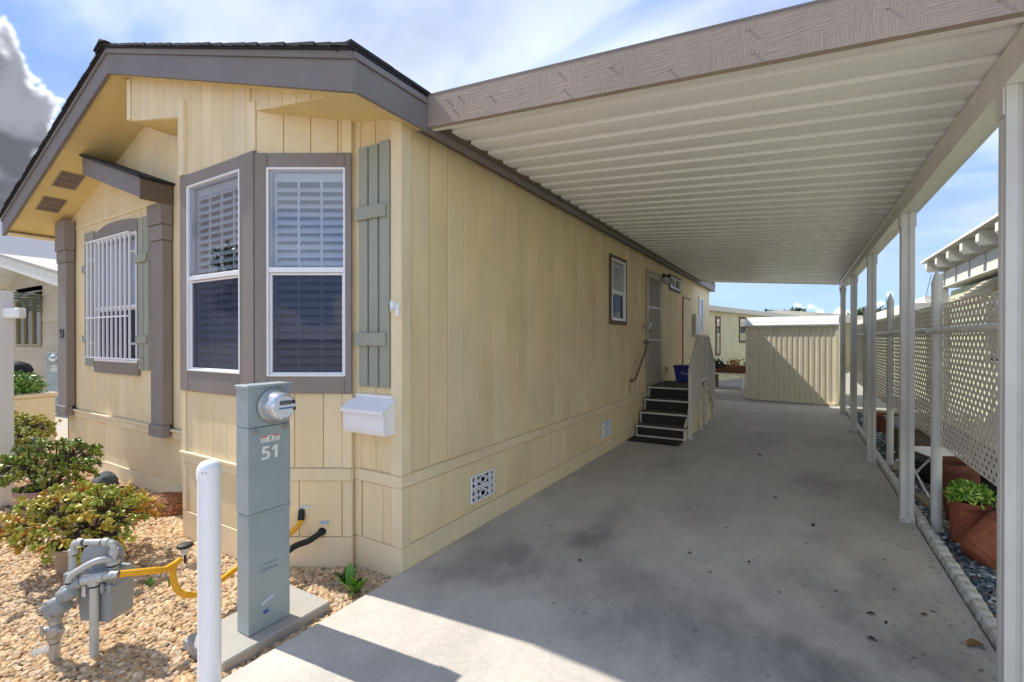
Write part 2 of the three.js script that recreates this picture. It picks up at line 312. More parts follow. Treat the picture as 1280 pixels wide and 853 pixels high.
  struct('gravel_bed', slab(-11, -2.244, -0.088, -0.075, -2.6, 4.0), M('#a78963', { map: T_paint, bump: T_fibre, bs: 0.01, rough: 1 }));
  struct('planting_bed', slab(0.838, 2.4, -0.088, -0.05, -13.0, 3.8), M('#4b4540', { map: T_paint, bump: T_fibre, bs: 0.01, rough: 1 }));
}

// ------------------------------------------------------------------ the mobile home
const XW = -2.25, ZW = -2.285, ZB = -1.898, ZR = -1.786, XL = -8.3, ZE = -14.76;
const house = absThing('mobile_home', 'cream mobile home with taupe trim, sage shutters and a corner bay window', 'house', [-5.3, -0.08, -8.5]);
const rakeR = x => 3.172 - (x + 2.15) * (4.239 - 3.172) / 3.3;      // top line of the right slope
const rakeL = x => 4.239 - (-5.45 - x) * (4.239 - 3.13) / 3.3;      // top line of the left slope
const roofTop = x => x > -5.45 ? rakeR(x) : rakeL(x);
const fasciaBottom = x => roofTop(x) - 0.238;
const LOW = [[-5.5, 3.609], [-4.336, 3.369], [-3.161, 3.132], [-2.785, 3.085], [-2.42, 3.037]];
const boxLow = x => { let i = 0; while (i < 3 && x > LOW[i + 1][0]) i++; const [p, q] = [LOW[i], LOW[i + 1]]; return lerp(p[1], q[1], (x - p[0]) / (q[0] - p[0])); };

// --- side wall under the carport: local u runs away from the street
const ventHoles = [[0.768, 1.093, 0.23, 0.44], [3.72, 4.045, 0.23, 0.44]];
const sideHoles = [[4.055, 4.675, 1.80, 2.70], [5.86, 6.80, 0.74, 2.74], [7.58, 8.52, 2.60, 2.82], [10.86, 11.36, 1.73, 2.63]];
{
  const w = grp(house, 'side_wall', [XW, 0, ZW], Math.PI / 2), L = -ZE + ZW;
  siding(w, 'siding_board', { u0: 0.085, u1: L, yb: 0.648, yt: 3.03, pitch: 0.203, start: 0.085, holes: sideHoles, gap: 0.009, joint: true });
  sheathing(w, [[0, -0.08], [L, -0.08], [L, 3.2], [0, 3.2]], [...sideHoles, ...ventHoles], -0.0125, 0.03, MAT.cream);
  for (let u = 0.085, k = 0; u < L; u += k++ % 3 === 0 ? 0.32 : 0.46) siding(w, 'skirting_panel', { u0: u, u1: Math.min(L, u + (k % 3 === 0 ? 0.32 : 0.46)), yb: 0.162, yt: 0.552, pitch: 2, t: 0.008, gap: 0.004, holes: ventHoles, mats: [MAT.siding[k % 3]] });
  part(w, 'band_board', box(-0.004, L, 0.556, 0.636, -0.02, 0.006, 0.003), MAT.cream);
  for (let u = 0; u < L; u += 2.44) part(w, 'base_board', box(u + 0.002, Math.min(L, u + 2.44) - 0.002, -0.075, 0.156, -0.02, 0.003, 0.003), MAT.cream);
  part(w, 'corner_board', box(0, 0.083, 0.64, 3.03, -0.02, 0.014, 0.004), MAT.cream);
  part(w, 'corner_board', box(0, 0.083, 0.16, 0.554, -0.02, 0.008, 0.004), MAT.cream);
  part(w, 'corner_board', box(L - 0.09, L, 0.64, 3.03, -0.02, 0.012, 0.004), MAT.cream);
}
// --- front wall: local u = world x
const frontHoles = [[-7.30, -6.125, 1.30, 2.74]];
{
  const w = grp(house, 'front_wall', [0, 0, ZW], 0);
  const top = x => fasciaBottom(x) + 0.02;
  siding(w, 'siding_board', { u0: XL, u1: -4.86, yb: 0.66, yt: top, pitch: 0.203, holes: frontHoles });
  siding(w, 'siding_board', { u0: -2.69, u1: XW - 0.085, yb: 0.648, yt: x => top(x) + 0.06, pitch: 0.203 });
  sheathing(w, [[XL, -0.08], [XW - 0.014, -0.08], [XW - 0.014, 3.1], [-5.45, 4.15], [XL, 3.1]], [...frontHoles, [-4.3, -2.75, 0.2, 2.95]], -0.0125, 0.03, MAT.cream);
  siding(w, 'skirting_panel', { u0: XL, u1: -4.86, yb: 0.10, yt: 0.545, pitch: 0.61, t: 0.008, gap: 0.004 });
  siding(w, 'skirting_panel', { u0: -2.62, u1: XW - 0.085, yb: 0.162, yt: 0.552, pitch: 0.2, t: 0.008, gap: 0.004 });
  part(w, 'band_board', box(XL, -4.86, 0.55, 0.645, -0.02, 0.02, 0.004), MAT.cream);
  part(w, 'band_board', box(XL, -4.86, 0.625, 0.651, 0.0202, 0.04, 0.004), MAT.cream);
  part(w, 'base_board', box(XL, -4.86, -0.075, 0.096, -0.02, 0.012, 0.004), MAT.cream);
  part(w, 'band_board', box(-2.72, XW + 0.004, 0.556, 0.636, -0.02, 0.006, 0.003), MAT.cream);
  part(w, 'base_board', box(-2.72, XW + 0.002, -0.075, 0.156, -0.02, 0.003, 0.003), MAT.cream);
  part(w, 'corner_board', box(XW - 0.083, XW + 0.0135, 0.64, 3.03, -0.02, 0.012, 0.004), MAT.cream);
  part(w, 'corner_board', box(XW - 0.083, XW + 0.0075, 0.16, 0.554, -0.02, 0.006, 0.004), MAT.cream);
  part(w, 'corner_board', box(-2.70, -2.63, 0.64, 3.14, -0.02, 0.012, 0.004), MAT.cream);
  part(w, 'corner_board', box(-2.70, -2.63, 0.16, 0.554, -0.02, 0.006, 0.004), MAT.cream);
  part(w, 'corner_board', box(XL - 0.01, XL + 0.08, 0.655, 3.2, -0.02, 0.014, 0.004), MAT.cream);
  part(w, 'batten', box(-7.95, -5.64, 2.955, 2.985, 0, 0.014, 0.004), MAT.cream);
}
// --- left and rear walls close the box
{
  const w = grp(house, 'left_wall', [XL, 0, ZE], -Math.PI / 2);
  siding(w, 'siding_board', { u0: 0, u1: ZW - ZE, yb: -0.07, yt: 3.1, pitch: 0.61 });
  sheathing(w, [[0, -0.08], [ZW - ZE, -0.08], [ZW - ZE, 3.1], [0, 3.1]], [], -0.0125, 0.03, MAT.cream);
  const r = grp(house, 'rear_wall', [XW, 0, ZE], Math.PI);
  sheathing(r, [[0, -0.08], [XW === 0 ? 0 : -(XL - XW), -0.08], [-(XL - XW), 3.05], [3.2, 4.1], [0, 3.02]], [], 0.0, 0.03, MAT.cream);
}
// --- bay: front face and the two splayed faces
const FA = THREE.MathUtils.degToRad(31.3), FL = 0.674;
{
  const b = grp(house, 'bay_front', [0, 0, ZB], 0), x0 = -4.30, x1 = -3.257, hole = [[-4.18, -3.43, 1.30, 2.77]];
  siding(b, 'siding_board', { u0: x0, u1: x1 - 0.075, yb: 2.868, yt: x => fasciaBottom(x) + 0.03, pitch: 0.152 });
  siding(b, 'siding_board', { u0: -5.25, u1: x0, yb: boxLow, yt: x => fasciaBottom(x) + 0.03, pitch: 0.152, start: -5.364 });
  siding(b, 'siding_board', { u0: x1 + 0.002, u1: -2.43, yb: x => boxLow(x) + 0.002, yt: x => fasciaBottom(x) + 0.03, pitch: 0.152 });
  siding(b, 'siding_board', { u0: x0 + 0.06, u1: x1 - 0.07, yb: 0.648, yt: 1.136, pitch: 0.203 });
  siding(b, 'skirting_panel', { u0: x0 + 0.06, u1: x1 - 0.07, yb: 0.162, yt: 0.552, pitch: 0.45, t: 0.008, gap: 0.004 });
  sheathing(b, [[x0, -0.08], [x1, -0.08], [x1, 3.155], [-2.785, 3.09], [-2.43, 3.045], [-5.3, 3.96], [-5.3, 3.57], [x0, 3.36]], hole, -0.0125, 0.02, MAT.cream);
  part(b, 'band_board', box(x0 - 0.01, x1 - 0.002, 0.556, 0.62, -0.02, 0.012, 0.003), MAT.cream);
  part(b, 'band_board', box(x0 - 0.012, x1 - 0.004, 0.6205, 0.643, -0.02, 0.026, 0.003), MAT.cream);
  part(b, 'base_board', box(x0, x1 - 0.002, -0.075, 0.156, -0.02, 0.006, 0.003), MAT.cream);
  part(b, 'corner_board', box(x1 - 0.072, x1 - 0.001, 0.645, 1.136, -0.02, 0.010, 0.003), MAT.cream);
  part(b, 'corner_board', box(x1 - 0.072, x1 - 0.001, 0.16, 0.554, -0.02, 0.006, 0.003), MAT.cream);
  part(b, 'corner_board', box(x1 - 0.073, x1 + 0.0, 2.87, 3.22, -0.02, 0.010, 0.003), MAT.cream);
  part(b, 'corner_board', box(x0 - 0.006, x0 + 0.058, 0.645, 1.136, -0.02, 0.010, 0.003), MAT.cream);
  part(b, 'corner_board', box(x0 - 0.006, x0 + 0.058, 0.16, 0.554, -0.02, 0.006, 0.003), MAT.cream);
  part(b, 'corner_board', box(x0 - 0.012, x0 + 0.075, 2.87, 3.47, -0.02, 0.03, 0.003), MAT.cream);
  part(b, 'corner_board', box(-5.32, -5.252, 3.572, 3.95, -0.03, 0.012, 0.003), MAT.cream);
  // splayed face towards the driveway
  const f = grp(house, 'bay_side', [-3.257, 0, ZB], FA), fh = [[0.10, 0.635, 1.30, 2.735]];
  siding(f, 'siding_board', { u0: 0.005, u1: FL - 0.07, yb: 2.85, yt: 3.2, pitch: 0.19, start: 0.005 });
  siding(f, 'siding_board', { u0: 0.065, u1: FL - 0.07, yb: 0.648, yt: 1.166, pitch: 0.203 });
  siding(f, 'skirting_panel', { u0: 0.065, u1: FL - 0.07, yb: 0.162, yt: 0.552, pitch: 0.3, start: 0.0, t: 0.008, gap: 0.004 });
  sheathing(f, [[0, -0.08], [FL, -0.08], [FL, 3.2], [0, 3.2]], fh, -0.0125, 0.02, MAT.cream);
  part(f, 'band_board', box(0.002, FL - 0.004, 0.556, 0.640, -0.02, 0.012, 0.003), MAT.cream);
  part(f, 'base_board', box(0.002, FL - 0.002, -0.075, 0.156, -0.02, 0.006, 0.003), MAT.cream);
  for (const [a, c] of [[0.001, 0.063], [FL - 0.068, FL - 0.001]]) {
    part(f, 'corner_board', box(a, c, 0.645, 1.166, -0.02, 0.010, 0.003), MAT.cream);
    part(f, 'corner_board', box(a, c, 0.16, 0.554, -0.02, 0.006, 0.003), MAT.cream);
    if (a > 0.1) part(f, 'corner_board', box(a, c, 2.852, 3.2, -0.02, 0.012, 0.003), MAT.cream);
  }
  // splayed face on the far side of the bay
  const g = grp(house, 'bay_side', [-4.30 - FL * Math.cos(FA), 0, ZB - FL * Math.sin(FA)], -FA);
  siding(g, 'siding_board', { u0: 0, u1: FL, yb: 0.648, yt: 3.4, pitch: 0.203 });
  sheathing(g, [[0, -0.08], [FL, -0.08], [FL, 3.4], [0, 3.4]], [], -0.0125, 0.02, MAT.cream);
  // boxed underside of the gable bump-out, sloping with the roof
  const uy = boxLow;
  { const xs = [-5.30, -4.336, -3.161, -2.785, -2.42], F = []; for (let i = 0; i < 4; i++) for (const e of [0.002, 0.016]) F.push([[xs[i], uy(xs[i]) + e, ZB - 0.012], [xs[i + 1], uy(xs[i + 1]) + e, ZB - 0.012], [xs[i + 1], uy(xs[i + 1]) + e, ZW - 0.02], [xs[i], uy(xs[i]) + e, ZW - 0.02]]); part(house, 'soffit', boxUV(polyMesh(F)), MAT.soffit); }
  part(house, 'gable_return', slab(-5.318, -5.305, 3.57, 3.97, ZW + 0.002, ZB - 0.013), MAT.soffit);
}

// --- a window with its trim, frame, sashes, panes, screen and shutter slats; origin = lower left corner of the trim, on the wall face
function windowUnit(parent, pos, ry, o) {
  const g = grp(parent, 'window', pos, ry), { W, H, t } = o, [tl, tr, tb, tt] = t, x0 = tl, x1 = W - tr, y0 = tb, y1 = H - tt, trim = o.trim || MAT.taupe, td = o.td ?? 0.022;
  if (tl) part(g, 'trim_board', box(0, tl, 0, H, -0.01, td, 0.004), trim);
  if (tr) part(g, 'trim_board', box(W - tr, W, 0, H, -0.01, td, 0.004), trim);
  if (tb) part(g, 'trim_board', box(tl + 0.001, W - tr - 0.001, 0, tb, -0.01, td - 0.002, 0.004), trim);
  if (tt) part(g, 'trim_board', box(tl + 0.001, W - tr - 0.001, H - tt, H, -0.01, td - 0.002, 0.004), trim);
  const f = o.f ?? 0.028, ym = o.ym, fr = (a, b, c, d, n0, n1, w) => merge([box(a, a + w, c, d, n0, n1, 0.003), box(b - w, b, c, d, n0, n1, 0.003), box(a + w, b - w, c, c + w, n0, n1, 0.003), box(a + w, b - w, d - w, d, n0, n1, 0.003)]);
  part(g, 'frame', fr(x0 - 0.004, x1 + 0.004, y0 - 0.004, y1 + 0.004, -0.03, td + 0.004, f), MAT.vinyl);
  const pane = (a, b, c, d, n) => part(g, 'pane', boxUV(norm(new THREE.PlaneGeometry(b - a, d - c)).translate((a + b) / 2, (c + d) / 2, n)), MAT.glass);
  if (ym) {
    part(g, 'meeting_rail', box(x0 + f - 0.004, x1 - f + 0.004, ym - 0.018, ym + 0.018, -0.03, td - 0.002, 0.003), MAT.vinyl);
    pane(x0 + f - 0.006, x1 - f + 0.006, ym + 0.016, y1 - f + 0.006, 0.008);
    part(g, 'sash', fr(x0 + f - 0.004, x1 - f + 0.004, y0 + f - 0.006, ym - 0.02, -0.028, 0.004, 0.015), MAT.vinyl);
    pane(x0 + f + 0.012, x1 - f - 0.012, y0 + f + 0.01, ym - 0.036, -0.012);
    if (o.screen) part(g, 'insect_screen', boxUV(norm(new THREE.PlaneGeometry(x1 - x0 - 2 * f - 0.03, ym - y0 - f - 0.04)).translate((x0 + x1) / 2, (y0 + f + ym - 0.03) / 2, -0.004)), MAT.screen);
  } else if (o.xm) {
    part(g, 'meeting_rail', box(o.xm - 0.018, o.xm + 0.018, y0 + f - 0.004, y1 - f + 0.004, -0.04, td - 0.004, 0.003), MAT.vinyl);
    pane(x0 + f - 0.006, o.xm, y0 + f - 0.006, y1 - f + 0.006, -0.012); pane(o.xm, x1 - f + 0.006, y0 + f - 0.006, y1 - f + 0.006, -0.03);
  } else pane(x0 + f - 0.006, x1 - f + 0.006, y0 + f - 0.006, y1 - f + 0.006, -0.012);
  part(g, 'reveal', merge([slab(x0 - 0.012, x0, y0, y1, -0.075, -0.031), slab(x1, x1 + 0.012, y0, y1, -0.075, -0.031), slab(x0, x1, y0 - 0.012, y0, -0.075, -0.031), slab(x0, x1, y1, y1 + 0.012, -0.075, -0.031)]), MAT.whitePaint);
  if (o.cols) {
    const n = o.cols, a = x0 + f + 0.012, b = x1 - f - 0.012, st = 0.016, cw = (b - a) / n, tilt = o.tilt ?? 0.8, sg = norm(new THREE.BoxGeometry(cw - st, 0.007, 0.052)).rotateX(tilt); boxUV(sg);
    for (let c = 0; c <= n; c++) part(g, 'shutter_stile', box(a + c * cw - st / 2, a + c * cw + st / 2, y0 + f, y1 - f, -0.064, -0.046, 0.002), MAT.slat);
    if (ym) part(g, 'shutter_rail', box(a, b, ym - 0.03, ym + 0.03, -0.062, -0.048, 0.002), MAT.slat);
    part(g, 'shutter_rail', box(a, b, y1 - f - 0.06, y1 - f, -0.062, -0.048, 0.002), MAT.slat);
    for (let y = y0 + f + 0.03; y < y1 - f - 0.07; y += o.sp ?? 0.058) { if (ym && Math.abs(y - ym) < 0.035) continue; for (let c = 0; c < n; c++) { const m = part(g, 'slat', sg, MAT.slat); m.position.set(a + (c + 0.5) * cw, y, -0.055); } }
  }
  return g;
}
windowUnit(house, [-4.305, 1.136, ZB], 0, { W: 1.048, H: 1.73, t: [0.125, 0.172, 0.165, 0.10], ym: 0.895, cols: 4, screen: true, tilt: 0.8, f: 0.014 });
windowUnit(house, [-3.257 + 0.001, 1.168, ZB + 0.0], FA, { W: FL, H: 1.68, t: [0.088, 0.045, 0.125, 0.105], ym: 0.865, cols: 3, screen: true, tilt: 0.75, f: 0.014 });
windowUnit(house, [XW, 1.755, -6.28], Math.PI / 2, { W: 0.74, H: 0.985, t: [0.07, 0.07, 0.065, 0.055], trim: MAT.brown, ym: 0.47, cols: 1, sp: 0.03, screen: true, tilt: 0.7 });
windowUnit(house, [XW, 2.545, -9.80], Math.PI / 2, { W: 1.06, H: 0.33, t: [0.06, 0.06, 0.06, 0.05], trim: MAT.brown, xm: 0.53 });
windowUnit(house, [XW, 1.69, -13.10], Math.PI / 2, { W: 0.6, H: 0.98, t: [0.05, 0.05, 0.05, 0.05], trim: MAT.cream, ym: 0.42, cols: 1, sp: 0.04 });
{ // window behind the security grille, with an arched head board and curtains
  const g = windowUnit(house, [-7.31, 1.15, ZW], 0, { W: 1.2, H: 1.60, t: [0.02, 0.02, 0.14, 0.03], ym: 0.76, screen: true, td: 0.03 });
  const s = new THREE.Shape(); s.moveTo(-0.02, 1.57); s.lineTo(1.2, 1.57); s.lineTo(1.2, 1.70); s.quadraticCurveTo(0.85, 1.745, 0.56, 1.742); s.quadraticCurveTo(0.2, 1.74, -0.02, 1.62); s.closePath();
  part(g, 'arched_head', boxUV(norm(new THREE.ExtrudeGeometry(s, { depth: 0.028, bevelEnabled: true, bevelSize: 0.003, bevelThickness: 0.003, bevelSegments: 1, curveSegments: 8 })).translate(0, 0, 0.003)), MAT.taupe);
  for (let k = 0; k < 2; k++) { // gathered curtains, one each side
    const P = []; const n = 36, w = 0.55; for (let i = 0; i <= n; i++) { const u = i / n; P.push([0.05 + k * 0.57 + u * w, -0.10 + 0.018 * Math.sin(u * 31) + 0.008 * Math.sin(u * 57 + 2)]); }
    const F = []; for (let i = 0; i < n; i++) F.push([[P[i][0], 0.8, P[i][1]], [P[i + 1][0], 0.8, P[i + 1][1]], [P[i + 1][0], 1.55, P[i + 1][1]], [P[i][0], 1.55, P[i][1]]]);
    part(g, 'curtain', boxUV(polyMesh(F)), MAT.curtain);
  }
}
{ // white security grille
  const g = grp(house, 'security_grille', [-7.32, 0, ZW], 0), n = 11, W = 1.17;
  for (let i = 0; i < n; i++) part(g, 'bar', box(i * W / (n - 1) - 0.009, i * W / (n - 1) + 0.009, 1.335, 2.705, 0.076, 0.094, 0.002), MAT.vinyl);
  for (const y of [2.70, 1.80, 1.335]) part(g, 'cross_bar', box(-0.012, W + (y < 1.5 ? 0.26 : 0.012), y - 0.009, y + 0.009, 0.095, 0.105, 0.002), MAT.vinyl);
  for (const [x, y] of [[0, 1.5], [0, 2.5], [W, 2.5], [W, 1.5]]) part(g, 'bracket', box(x - 0.008, x + 0.008, y - 0.012, y + 0.012, 0.0, 0.076, 0.002), MAT.vinyl);
}
// --- board-and-batten shutters
function shutter(x0, x1, y0, y1, n, bats) {
  const g = grp(house, 'shutter', [0, 0, ZW], 0), gp = 0.016, pw = (x1 - x0 - gp * (n - 1)) / n;
  for (let i = 0; i < n; i++) part(g, 'plank', box(x0 + i * (pw + gp), x0 + i * (pw + gp) + pw, y0, y1 + (i === n - 1 ? 0.006 : 0), 0.004, 0.028, 0.003), MAT.sage);
  for (const b of bats) part(g, 'batten', box(x0 - 0.018, x1 - 0.012, b, b + 0.088, 0.0285, 0.05, 0.003), MAT.sage);
}
shutter(-2.625, -2.338, 1.222, 2.875, 3, [2.37, 1.505]);
shutter(-6.10, -5.86, 1.22, 2.85, 2, [2.37, 1.505]);
shutter(-7.61, -7.345, 1.22, 2.86, 3, [2.37, 1.505]);
part(house, 'bracket', merge([box(-2.275, -2.243, 1.70, 1.79, ZW + 0.0125, ZW + 0.03, 0.002), box(-2.29, -2.262, 1.75, 1.80, ZW + 0.0305, ZW + 0.06, 0.002), rod([-2.285, 1.80, ZW + 0.03], [-2.265, 1.73, ZW + 0.075], 0.006)]), MAT.vinyl);

// --- pilasters and the small hood over the grilled window
function pilaster(x0, x1, top, label) {
  const g = grp(house, 'pilaster', [0, 0, ZW], 0);
  part(g, 'shaft', box(x0, x1, 0.69, 2.53, 0.013, 0.098, 0.004), MAT.taupe);
  part(g, 'plinth', box(x0 - 0.016, x1 + 0.016, 0.57, 0.69, 0.041, 0.114, 0.004), MAT.taupe);
  part(g, 'necking', box(x0 - 0.010, x1 + 0.008, 2.534, 2.685, 0.013, 0.106, 0.004), MAT.taupe);
  part(g, 'capital', box(x0 - 0.028, x1 + 0.014, 2.689, top, 0.013, 0.118, 0.004), MAT.taupe);
  return g;
}
pilaster(-5.627, -5.367, 2.90); const pl = pilaster(-8.287, -7.984, 3.07);
part(pl, 'house_number', textGeo('51', 0.115, 0.006).translate(-8.13, 1.62, 0.0985), MAT.black, 'dark house number 51 on the pilaster');
{
  const zf = -1.998, top = x => 3.085 - (x + 5.35) * 0.335, bot = x => top(x) - 0.19, xm = -6.78;
  part(house, 'hood_fascia', boxUV(polyMesh([[[xm, bot(xm), zf], [-5.35, bot(-5.35), zf], [-5.35, top(-5.35), zf], [xm, top(xm), zf]], [[xm, bot(xm), zf - 0.03], [xm, top(xm), zf - 0.03], [-5.35, top(-5.35), zf - 0.03], [-5.35, bot(-5.35), zf - 0.03]], [[xm, bot(xm), zf], [xm, bot(xm), zf - 0.03], [-5.35, bot(-5.35), zf - 0.03], [-5.35, bot(-5.35), zf]]])), MAT.fascia);
  part(house, 'hood_return', box(-5.376, -5.348, 2.888, 3.082, ZW + 0.013, zf - 0.0005, 0.003), MAT.brown);
  const ry = x => top(x) + 0.004, th = 0.022;
  part(house, 'hood_shingles', boxUV(polyMesh([[[xm, ry(xm), zf + 0.03], [-5.325, ry(-5.325), zf + 0.03], [-5.325, ry(-5.325) + th, zf + 0.03], [xm, ry(xm) + th, zf + 0.03]], [[xm, ry(xm) + th, zf + 0.03], [-5.325, ry(-5.325) + th, zf + 0.03], [-5.325, ry(-5.325) + th, ZW], [xm, ry(xm) + th, ZW]], [[-5.325, ry(-5.325), zf + 0.03], [-5.325, ry(-5.325), ZW], [-5.325, ry(-5.325) + th, ZW], [-5.325, ry(-5.325) + th, zf + 0.03]], [[xm, ry(xm), zf + 0.03], [xm, ry(xm), ZW], [-5.325, ry(-5.325), ZW], [-5.325, ry(-5.325), zf + 0.03]]])), MAT.shingle);
  part(house, 'hood_soffit', boxUV(polyMesh([[[xm, bot(xm) + 0.03, zf - 0.03], [xm, bot(xm) + 0.03, ZW], [-5.38, bot(-5.38) + 0.03, ZW], [-5.38, bot(-5.38) + 0.03, zf - 0.03]]])), MAT.soffit);
}
// --- roof: two slopes of shingles, fascia boards, soffits with vents
{
  const roof = grp(house, 'roof', [0, 0, 0], 0), ZF = ZR + 0.03, ZK = -15.05;
  for (const [xa, xb, f] of [[-5.45, -2.12, rakeR], [-5.45, -8.78, rakeL]]) {
    const P = (x, dy, z) => [x, f(x) + dy, z], q = (a, b, c, d) => [a, b, c, d];
    part(roof, 'roof_slope', boxUV(polyMesh([q(P(xa, 0.012, ZF), P(xb, 0.012, ZF), P(xb, 0.012, ZK), P(xa, 0.012, ZK)), q(P(xa, -0.015, ZF), P(xa, -0.015, ZK), P(xb, -0.015, ZK), P(xb, -0.015, ZF)), q(P(xa, -0.015, ZF), P(xb, -0.015, ZF), P(xb, 0.012, ZF), P(xa, 0.012, ZF)), q(P(xb, -0.015, ZF), P(xb, -0.015, ZK), P(xb, 0.012, ZK), P(xb, 0.012, ZF))])), MAT.shingle);
    // shingle courses along the gable edge and the eave
    const n = 23; for (let i = 0; i < n; i++) {
      const a = lerp(xa, xb, i / n), b = lerp(xa, xb, (i + 1.06) / n), zz = ZF + 0.006 + 0.012 * R(), lo = Math.min(a, b), hi = Math.max(a, b), dn = xb > xa ? b : a;
      const y = x => f(x) + 0.0125 + 0.006 * (xb > xa ? (x - lo) / (hi - lo) : (hi - x) / (hi - lo));
      part(roof, 'shingle', boxUV(polyMesh([[[lo, y(lo), zz], [hi, y(hi), zz], [hi, y(hi), zz - 0.5], [lo, y(lo), zz - 0.5]], [[lo, y(lo) - 0.012, zz], [hi, y(hi) - 0.024, zz], [hi, y(hi), zz], [lo, y(lo), zz]], [[hi, y(hi) - 0.02, zz], [hi, y(hi) - 0.02, zz - 0.5], [hi, y(hi), zz - 0.5], [hi, y(hi), zz]]])), MAT.shingle);
    }
    if (xb > xa) for (let k = 0; k < 40; k++) { const z = ZF - k * 0.33; part(roof, 'shingle', box(xb - 0.12, xb + 0.012 + 0.01 * R(), f(xb) + 0.004, f(xb) + 0.022 + 0.005 * R(), z - 0.326, z, 0.002).translate(0, 0.01, 0), MAT.shingle); }
    // rake fascia: main board and shingle mould above it
    const rb = (d0, d1, z0, z1) => boxUV(polyMesh([q(P(xa, -d1, z1), P(xb, -d1, z1), P(xb, -d0, z1), P(xa, -d0, z1)), q(P(xa, -d1, z0), P(xa, -d0, z0), P(xb, -d0, z0), P(xb, -d1, z0)), q(P(xa, -d1, z1), P(xa, -d1, z0), P(xb, -d1, z0), P(xb, -d1, z1)), q(P(xa, -d0, z1), P(xb, -d0, z1), P(xb, -d0, z0), P(xa, -d0, z0)), q(P(xb, -d1, z1), P(xb, -d1, z0), P(xb, -d0, z0), P(xb, -d0, z1))]));
    const xe = xb > xa ? -2.15 : -8.75, keep = xb; 
    part(roof, 'rake_fascia', rb(0.06, 0.238, ZR - 0.03, ZR), MAT.fascia);
    part(roof, 'rake_mould', rb(0.016, 0.058, ZR - 0.03, ZR + 0.014), MAT.fascia);
  }
  part(roof, 'ridge_cap', prism([[-5.60, rakeL(-5.60) + 0.03], [-5.45, 4.285], [-5.30, rakeR(-5.30) + 0.03], [-5.45, 4.262]], 'z', ZK, ZF + 0.03), MAT.shingle);
  // eave fascia along the driveway side and on the far side
  part(roof, 'eave_fascia', box(-2.148, -2.121, 2.936, 3.112, ZK, ZR - 0.001, 0.003), MAT.fascia);
  part(roof, 'eave_mould', box(-2.146, -2.108, 3.1125, 3.152, ZK, ZR - 0.001, 0.003), MAT.fascia);
  part(roof, 'eave_fascia', box(-8.78, -8.752, 2.895, 3.10, ZK, ZR - 0.031, 0.003), MAT.fascia);
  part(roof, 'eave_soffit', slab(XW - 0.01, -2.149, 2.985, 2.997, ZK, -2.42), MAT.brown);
  // raked soffits
  const sof = (x0, x1, z0, z1, f) => boxUV(polyMesh([[[x0, f(x0), z1], [x0, f(x0), z0], [x1, f(x1), z0], [x1, f(x1), z1]], [[x0, f(x0) + 0.01, z1], [x1, f(x1) + 0.01, z1], [x1, f(x1) + 0.01, z0], [x0, f(x0) + 0.01, z0]]]));
  part(roof, 'soffit', sof(-8.75, -5.45, ZW - 0.01, ZR - 0.031, x => rakeL(x) - 0.222), MAT.soffit);
  part(roof, 'soffit', sof(-8.75, XL + 0.01, ZK, ZW - 0.01, x => rakeL(x) - 0.222), MAT.soffit);
  part(roof, 'soffit', sof(-5.45, -2.149, ZB - 0.01, ZR - 0.031, x => rakeR(x) - 0.222), MAT.soffit);
  part(roof, 'soffit', sof(-2.422, -2.149, ZW - 0.14, ZB - 0.011, x => rakeR(x) - 0.222), MAT.soffit);
  part(roof, 'soffit_edge_board', box(-8.72, -8.62, 2.885, 2.915, ZK, ZR - 0.034, 0.003), MAT.cream);
  // two louvred vents let into the soffit of the left slope
  const sl = Math.atan((4.239 - 3.13) / 3.3);
  for (const cx of [-7.28, -7.86]) {
    const v = new THREE.Group(); v.name = 'soffit_vent'; v.position.set(cx, rakeL(cx) - 0.226, -2.02); v.rotation.z = sl; roof.add(v);
    part(v, 'frame', merge([box(-0.17, 0.17, -0.008, 0, -0.105, -0.09, 0.002), box(-0.17, 0.17, -0.008, 0, 0.09, 0.105, 0.002), box(-0.17, -0.155, -0.008, 0, -0.09, 0.09, 0.002), box(0.155, 0.17, -0.008, 0, -0.09, 0.09, 0.002), box(-0.062, -0.046, -0.008, 0, -0.09, 0.09, 0.002), box(0.046, 0.062, -0.008, 0, -0.09, 0.09, 0.002)]), MAT.taupe);
    for (let i = 0; i < 9; i++) part(v, 'louvre', box(-0.006, 0.006, -0.004, -0.001, -0.09, 0.09, 0.001).rotateZ(0.5).translate(-0.145 + i * 0.036, 0, 0), MAT.taupe);
    part(v, 'backing', slab(-0.165, 0.165, -0.0008, 0.001, -0.1, 0.1), MAT.brown);
  }
  part(roof, 'rear_gable', boxUV(polyMesh([[[-8.75, 2.95, ZK], [-2.15, 2.95, ZK], [-2.15, 3.17, ZK], [-5.45, 4.22, ZK], [-8.75, 3.12, ZK]]])), MAT.cream);
}
// --- floor, ceiling and a partition inside
part(house, 'floor', slab(XL + 0.06, XW - 0.06, 0.60, 0.63, ZE + 0.05, ZW - 0.06), MAT.room);
part(house, 'ceiling', slab(XL + 0.06, XW - 0.06, 2.96, 2.98, ZE + 0.05, ZW - 0.06), MAT.room);
part(house, 'partition', slab(XL + 0.06, XW - 0.06, 0.631, 2.959, -5.4, -5.35), MAT.room);
part(house, 'partition', slab(-4.6, -4.55, 0.631, 2.959, ZE + 0.05, -5.41), MAT.room);
